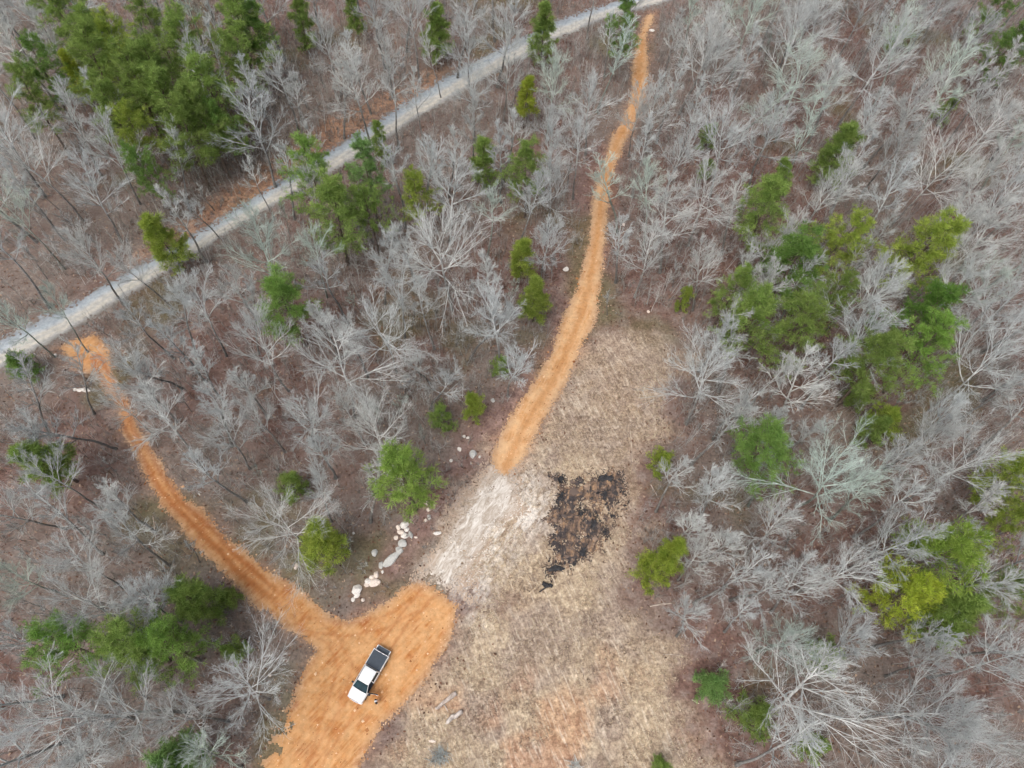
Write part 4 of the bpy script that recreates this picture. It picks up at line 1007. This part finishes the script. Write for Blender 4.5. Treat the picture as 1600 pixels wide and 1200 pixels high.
tf, tb = G(552.5, 1096, .9), G(601, 1012.5, .9)
mid = (tf + tb) / 2; th = math.atan2(*(tf - tb)[::-1]); tl = float(np.linalg.norm(tf - tb))
truck = bpy.data.objects.new('pickup_truck', None); COL.objects.link(truck)
truck.location = (mid[0], mid[1], float(hgt(*mid)) + .09); truck.rotation_euler = (0, 0, th)
ks = tl / 6.3; truck.scale = (ks, max(ks, .97), 1.0)
truck['label'] = 'white pickup truck with open door and lowered tailgate on the orange pad'; truck['category'] = 'pickup truck'
# front clip: fenders and hood
def sec(x, w, zb, zt, crown=.05):
    return [(x, -w * .94, zb), (x, -w, zb + .25), (x, -w, zt - .22), (x, -w * .965, zt - .06), (x, -w * .86, zt), (x, -w * .45, zt + crown * .8), (x, 0, zt + crown), (x, w * .45, zt + crown * .8), (x, w * .86, zt), (x, w * .965, zt - .06), (x, w, zt - .22), (x, w, zb + .25), (x, w * .94, zb)]
loft('hood', W_PAINT, truck, [sec(3.02, .74, .48, .92, .03), sec(2.98, .82, .45, .98, .04), sec(2.85, .90, .42, 1.04), sec(2.55, .955, .40, 1.09), sec(2.1, .975, .38, 1.14), sec(1.72, .98, .38, 1.17)])
loft('front_bumper', CHROME, truck, [[(3.15 - .02 * 0 - abs(y) ** 2 * .18, y, z) for (y, z) in ((-.92, .45), (-.92, .66), (-.5, .7), (0, .7), (.5, .7), (.92, .66), (.92, .45), (.5, .42), (0, .42), (-.5, .42))],
                                      [(2.9 - abs(y) ** 2 * .12, y, z) for (y, z) in ((-.95, .45), (-.95, .66), (-.5, .7), (0, .7), (.5, .7), (.95, .66), (.95, .45), (.5, .42), (0, .42), (-.5, .42))]])
boxes('grille', B_PLAS, truck, [(3.0, 3.06, -.5, .5, .72, .93)])
for sy in (-1, 1):
    boxes('headlight', LENS, truck, [(2.86, 3.0, sy * .74 - .14, sy * .74 + .14, .76, .95)], .03)
# cab shell, driver's doorway left open
boxes('cab_floor', SEATM, truck, [(-.68, 1.72, -.9, .9, .4, .5)])
boxes('cab_side', W_PAINT, truck, [(-.68, 1.73, -.98, -.9, .4, 1.18)], .03)                 # far side
boxes('cab_side', W_PAINT, truck, [(-.68, .58, .9, .98, .4, 1.18)], .03)                   # behind the open doorway
boxes('cab_back', W_PAINT, truck, [(-.72, -.66, -.9, .9, .4, 1.2)], .02)
boxes('dashboard', B_PLAS, truck, [(1.35, 1.74, -.88, .88, .85, 1.14)], .05)
for sy in (-1, 1):
    boxes('seat', SEATM, truck, [(.25, .8, sy * .42 - .26, sy * .42 + .26, .5, .82), (.12, .3, sy * .42 - .26, sy * .42 + .26, .5, 1.38)], .05)
boxes('rear_bench', SEATM, truck, [(-.55, -.1, -.8, .8, .5, .8), (-.64, -.5, -.8, .8, .5, 1.3)], .04)
bm = bmesh.new()
bmesh.ops.create_cone(bm, cap_ends=True, segments=14, radius1=.19, radius2=.19, depth=.03, matrix=Matrix.Translation((1.2, .42, 1.08)) @ Matrix.Rotation(rad(65), 4, 'Y'))
bm_obj('steering_wheel', bm, B_PLAS, truck)
RW, ZR, ZB = .72, 1.84, 1.17
def arc(x, w, z, c): return [(x, -w, z - .05), (x, -w * .93, z), (x, -w * .5, z + c * .8), (x, 0, z + c), (x, w * .5, z + c * .8), (x, w * .93, z), (x, w, z - .05), (x, w * .9, z - .07), (x, 0, z - .06), (x, -w * .9, z - .07)]
loft('roof', W_PAINT, truck, [arc(1.06, .66, ZR - .03, .03), arc(.95, .70, ZR, .04), arc(.3, .745, ZR + .01, .045), arc(-.45, .74, ZR, .04), arc(-.57, .70, ZR - .03, .03)])
for sy in (-1, 1):
    for (xb, xt, wdt) in ((1.86, 1.02, .035), (.55, .48, .04), (-.66, -.55, .05)):
        loft('pillar', W_PAINT, truck, [[(xb - wdt, sy * .93, ZB - .02), (xb + wdt, sy * .93, ZB - .02), (xb + wdt, sy * .88, ZB - .02), (xb - wdt, sy * .88, ZB - .02)],
                                         [(xt - wdt, sy * .71, ZR - .04), (xt + wdt, sy * .71, ZR - .04), (xt + wdt, sy * .66, ZR - .04), (xt - wdt, sy * .66, ZR - .04)]])
quadpane('windshield', GLASS, truck, [(1.84, .88, ZB + .02), (1.84, -.88, ZB + .02), (1.04, -.67, ZR - .04), (1.04, .67, ZR - .04)], bulge=-.10)
quadpane('rear_window', GLASS, truck, [(-.68, -.86, ZB + .03), (-.68, .86, ZB + .03), (-.56, .67, ZR - .05), (-.56, -.67, ZR - .05)])
quadpane('side_window', GLASS, truck, [(1.78, -.91, ZB + .01), (.6, -.91, ZB + .01), (.5, -.69, ZR - .06), (1.02, -.69, ZR - .06)])
quadpane('side_window', GLASS, truck, [(.5, -.91, ZB + .01), (-.6, -.91, ZB + .01), (-.5, -.69, ZR - .06), (.43, -.69, ZR - .06)])
quadpane('side_window', GLASS, truck, [(-.6, .91, ZB + .01), (.5, .91, ZB + .01), (.43, .69, ZR - .06), (-.5, .69, ZR - .06)])
# bed
boxes('bed_side', W_PAINT, truck, [(-2.6, -.76, -.98, -.86, .45, 1.2)], .03); boxes('bed_side', W_PAINT, truck, [(-2.6, -.76, .86, .98, .45, 1.2)], .03)
boxes('bed_floor', B_PLAS, truck, [(-2.6, -.76, -.86, .86, .7, .78)], .01)
boxes('bed_cover', BEDL, truck, [(-2.5, -.75, -.9, .9, 1.203, 1.24)], .012)
boxes('cover_rail', CHROME, truck, [(-2.56, -2.505, -.9, .9, 1.203, 1.25)], .008)
tg = boxes('tailgate', W_PAINT, truck, [(-3.15, -2.62, -.86, .86, .72, .8)], .015, label='lowered tailgate with dark inner liner')
boxes('liner', BEDL, tg, [(-3.12, -2.64, -.76, .76, .802, .815)], .004)
boxes('rear_bumper', CHROME, truck, [(-2.85, -2.6, -.9, .9, .45, .62)], .03)
for sy in (-1, 1): boxes('taillight', RED, truck, [(-2.63, -2.602, sy * .92 - .05, sy * .92 + .05, .8, 1.12)], .01)
# wheels
for wx in (2.1, -1.75):
    for sy in (-1, 1):
        bm = bmesh.new(); bmesh.ops.create_cone(bm, cap_ends=True, segments=22, radius1=.39, radius2=.39, depth=.27, matrix=Matrix.Translation((wx, sy * .87, .33)) @ Matrix.Rotation(rad(90), 4, 'X'))
        wo = bm_obj('wheel', bm, RUB, truck, .03)
        bm = bmesh.new(); bmesh.ops.create_cone(bm, cap_ends=True, segments=16, radius1=.23, radius2=.2, depth=.29, matrix=Matrix.Translation((wx, sy * .872, .33)) @ Matrix.Rotation(rad(90), 4, 'X'))
        bm_obj('rim', bm, CHROME, wo)
# open driver's door, hinged at the front
dr = bm_obj('door', (lambda b: (box(b, -1.12, 0, -.04, .04, .42, 1.17), b)[1])(bmesh.new()), W_PAINT, truck, .025, (1.70, .96, 0), rad(-72), label='open driver door swung wide')
boxes('door_trim', B_PLAS, dr, [(-1.1, -.02, -.075, -.041, .5, 1.16), (-1.1, -.02, -.04, .035, 1.172, 1.19)], .006)
dw = boxes('window_frame', B_PLAS, dr, [(-1.12, -1.06, -.02, .02, 1.17, 1.78), (-1.06, -.62, -.02, .02, 1.72, 1.78)], .008)
quadpane('side_window', GLASS, dr, [(-1.06, 0, 1.17), (-.08, 0, 1.17), (-.62, 0, 1.72), (-1.06, 0, 1.72)])
boxes('handle', CHROME, dr, [(-1.05, -.9, .04, .065, 1.0, 1.04)], .006)
boxes('wing_mirror', B_PLAS, dr, [(-.32, -.1, .05, .26, 1.12, 1.32)], .03)
boxes('wing_mirror', B_PLAS, truck, [(1.42, 1.6, -1.24, -.99, 1.12, 1.34)], .03)

# ------------------------------------------------------------------ person by the truck
def person():
    hp = G(586.5, 1096, 1.62)
    root = bpy.data.objects.new('person', None); COL.objects.link(root)
    root.location = (hp[0], hp[1], float(hgt(*hp)) + .08); root.rotation_euler = (0, 0, rad(20))
    root['label'] = 'person in black jacket and pale cap standing beside the open truck door'; root['category'] = 'person'
    J = {'pel': (0, 0, .95, .15), 'sp': (0, 0, 1.15, .15), 'ch': (.01, 0, 1.34, .17), 'nk': (.01, 0, 1.48, .07), 'hd': (.03, 0, 1.56, .085), 'hd2': (.03, 0, 1.66, .10), 'hd3': (.02, 0, 1.73, .07)}
    for s, sg in (('l', 1), ('r', -1)):
        J.update({'hip' + s: (0, sg * .1, .9, .1), 'kn' + s: (.03, sg * .12, .5, .072), 'an' + s: (-.02, sg * .13, .1, .048), 'to' + s: (.14, sg * .15, .045, .042),
                  'sh' + s: (0, sg * .2, 1.40, .075), 'el' + s: (-.02, sg * .27, 1.12, .052), 'wr' + s: (.2, sg * .16, 1.08, .036), 'pm' + s: (.27, sg * .12, 1.08, .034)})
        for i in range(4): J['f%d' % i + s] = (.345 - abs(i - 1.4) * .012, sg * (.085 + i * .022), 1.085 - i * .004, .0095); J['t%d' % i + s] = (.375 - abs(i - 1.4) * .014, sg * (.08 + i * .019), 1.06, .008)
        J['th' + s] = (.29, sg * .065, 1.1, .011); J['tt' + s] = (.325, sg * .05, 1.11, .009)
    E = [('pel', 'sp'), ('sp', 'ch'), ('ch', 'nk'), ('nk', 'hd'), ('hd', 'hd2'), ('hd2', 'hd3')]
    for s in 'lr':
        E += [('pel', 'hip' + s), ('hip' + s, 'kn' + s), ('kn' + s, 'an' + s), ('an' + s, 'to' + s), ('ch', 'sh' + s), ('sh' + s, 'el' + s), ('el' + s, 'wr' + s), ('wr' + s, 'pm' + s), ('pm' + s, 'th' + s), ('th' + s, 'tt' + s)]
        for i in range(4): E += [('pm' + s, 'f%d' % i + s), ('f%d' % i + s, 't%d' % i + s)]
    ks_ = list(J); me = bpy.data.meshes.new('body'); me.from_pydata([J[k][:3] for k in ks_], [(ks_.index(a), ks_.index(b)) for a, b in E], [])
    tmp = bpy.data.objects.new('tmp', me); COL.objects.link(tmp)
    md = tmp.modifiers.new('s', 'SKIN'); md.use_smooth_shade = True
    for i, k in enumerate(ks_): me.skin_vertices[0].data[i].radius = (J[k][3],) * 2; me.skin_vertices[0].data[i].use_root = (k == 'pel')
    tmp.modifiers.new('u', 'SUBSURF').levels = 1; tmp.modifiers['u'].render_levels = 1
    dg = bpy.context.evaluated_depsgraph_get(); bme = bpy.data.meshes.new_from_object(tmp.evaluated_get(dg)); bpy.data.objects.remove(tmp)
    bme.materials.clear()
    for m_ in (plain('skin', srgb(196, 150, 126), .6, .3), plain('black_jacket', (.018, .018, .02), .85, .1), plain('dark_jeans', (.03, .035, .05), .9, .1), plain('pale_shoes', (.5, .47, .43), .7, .2)): bme.materials.append(m_)
    for p in bme.polygons:
        c = p.center
        p.material_index = 3 if c.z < .11 else 2 if c.z < .93 and abs(c.x) < .19 and not (c.x > .1 and c.z > .9) else 0 if (c.z > 1.49 or c.x > .215) else 1
    obj('body', bme, root)
    bm = bmesh.new(); bmesh.ops.create_uvsphere(bm, u_segments=16, v_segments=10, radius=.118)
    bmesh.ops.delete(bm, geom=[v for v in bm.verts if v.co.z < -.012], context='VERTS')
    for v in list(bm.verts): v.co = Vector((v.co.x * 1.08 + .02, v.co.y * .95, v.co.z * .95 + 1.68))
    vs = [bm.verts.new((.10 + .12 * math.cos(a) , .1 * math.sin(a), 1.672)) for a in np.linspace(-1.57, 1.57, 8)]
    bm.faces.new(vs)
    bm_obj('cap', bm, plain('pale_cap', (.62, .62, .63), .8, .2), root)
    # a face: eyes, nose, mouth, ears
    bm = bmesh.new()
    for y in (-.035, .035): bmesh.ops.create_uvsphere(bm, u_segments=8, v_segments=6, radius=.012, matrix=Matrix.Translation((.122, y, 1.635)))
    bm_obj('eyes', bm, B_PLAS, root)
    bm = bmesh.new(); bmesh.ops.create_cone(bm, cap_ends=True, segments=8, radius1=.018, radius2=.006, depth=.045, matrix=Matrix.Translation((.132, 0, 1.61)))
    for y in (-.1, .1): bmesh.ops.create_uvsphere(bm, u_segments=8, v_segments=6, radius=.025, matrix=Matrix.Translation((.03, y, 1.62)))
    bm_obj('nose_and_ears', bm, bme.materials[0], root)
    return root
person()

# ------------------------------------------------------------------ labels for the trees that have no hand-written one
FEAT = [(577, 1054, 'the white truck'), (905, 800, 'the burnt patch'), (735, 830, 'the bleached clay'), (600, 880, 'the boulder line'), (1000, 640, 'the upper clearing'), (900, 1080, 'the lower clearing'), (300, 815, 'the orange track')]
PINE_SHORT = [(x, y, 'the ' + l) for x, y, l in LANDMARKS if len(l.split()) <= 10]
MARKS = FEAT + PINE_SHORT
TARGETS = [(577, 1054, 'the truck'), (905, 800, 'the burnt patch'), (420, 300, 'the gravel road'), (935, 380, 'the tan track'), (1440, 487, 'the dark pine'), (250, 130, 'the big pine stand')]
def size_word(t):
    w = t['w'] * MPP(*t['px'], 10)
    if t['fam'] == 'Y': return ('thin', 'spindly', 'small')[int(w * 7) % 3]
    return 'broad' if w > 11 else 'spreading' if w > 9 else 'medium' if w > 6.6 else 'narrow' if w > 4.8 else 'slender'
def tone_word(t): return 'whitish' if t['br'] > 1.17 else 'pale grey' if t['br'] > 1.06 else 'grey' if t['br'] > .95 else 'dull grey' if t['br'] > .87 else 'dark grey'
def relation(m, t):
    dx, dy = t['px'][0] - m[0], t['px'][1] - m[1]; L = math.hypot(dx, dy) + 1e-6
    opts = [(-dy / L + .12, 'above %s'), (dy / L + .12, 'below %s')]
    for X_, Y_, nm in TARGETS:
        ex, ey = X_ - m[0], Y_ - m[1]; e = math.hypot(ex, ey)
        if e < 70: continue
        c = (dx * ex + dy * ey) / L / e
        opts += [(c, 'beside %s, toward ' + nm), (-c - .1, 'beside %s, away from ' + nm)]
    opts.sort(key=lambda o: -o[0])
    return [o[1] for o in opts[:4]]
seen = {t['label'] for t in ALL_TREES if t['label']}
for t in sorted([t for t in ALL_TREES if not t['label']], key=lambda t: -t['w']):
    noun = 'bare tree' if t['fam'] != 'Y' else 'bare sapling'
    best = None
    ms = sorted(MARKS, key=lambda m: math.hypot(m[0] - t['px'][0], m[1] - t['px'][1]))
    for rank, m in enumerate(ms[:40]):
        for rl in relation(m, t)[:2 if rank < 6 else 4]:
            lab = '%s %s %s %s' % (size_word(t), tone_word(t), noun, rl % m[2])
            if len(lab.replace(',', '').split()) > 16: continue
            if lab not in seen: best = lab; break
        if best: break
    if not best:
        best = '%s %s %s beside %s' % (size_word(t), tone_word(t), noun, ms[0][2])
    seen.add(best); t['o']['label'] = best
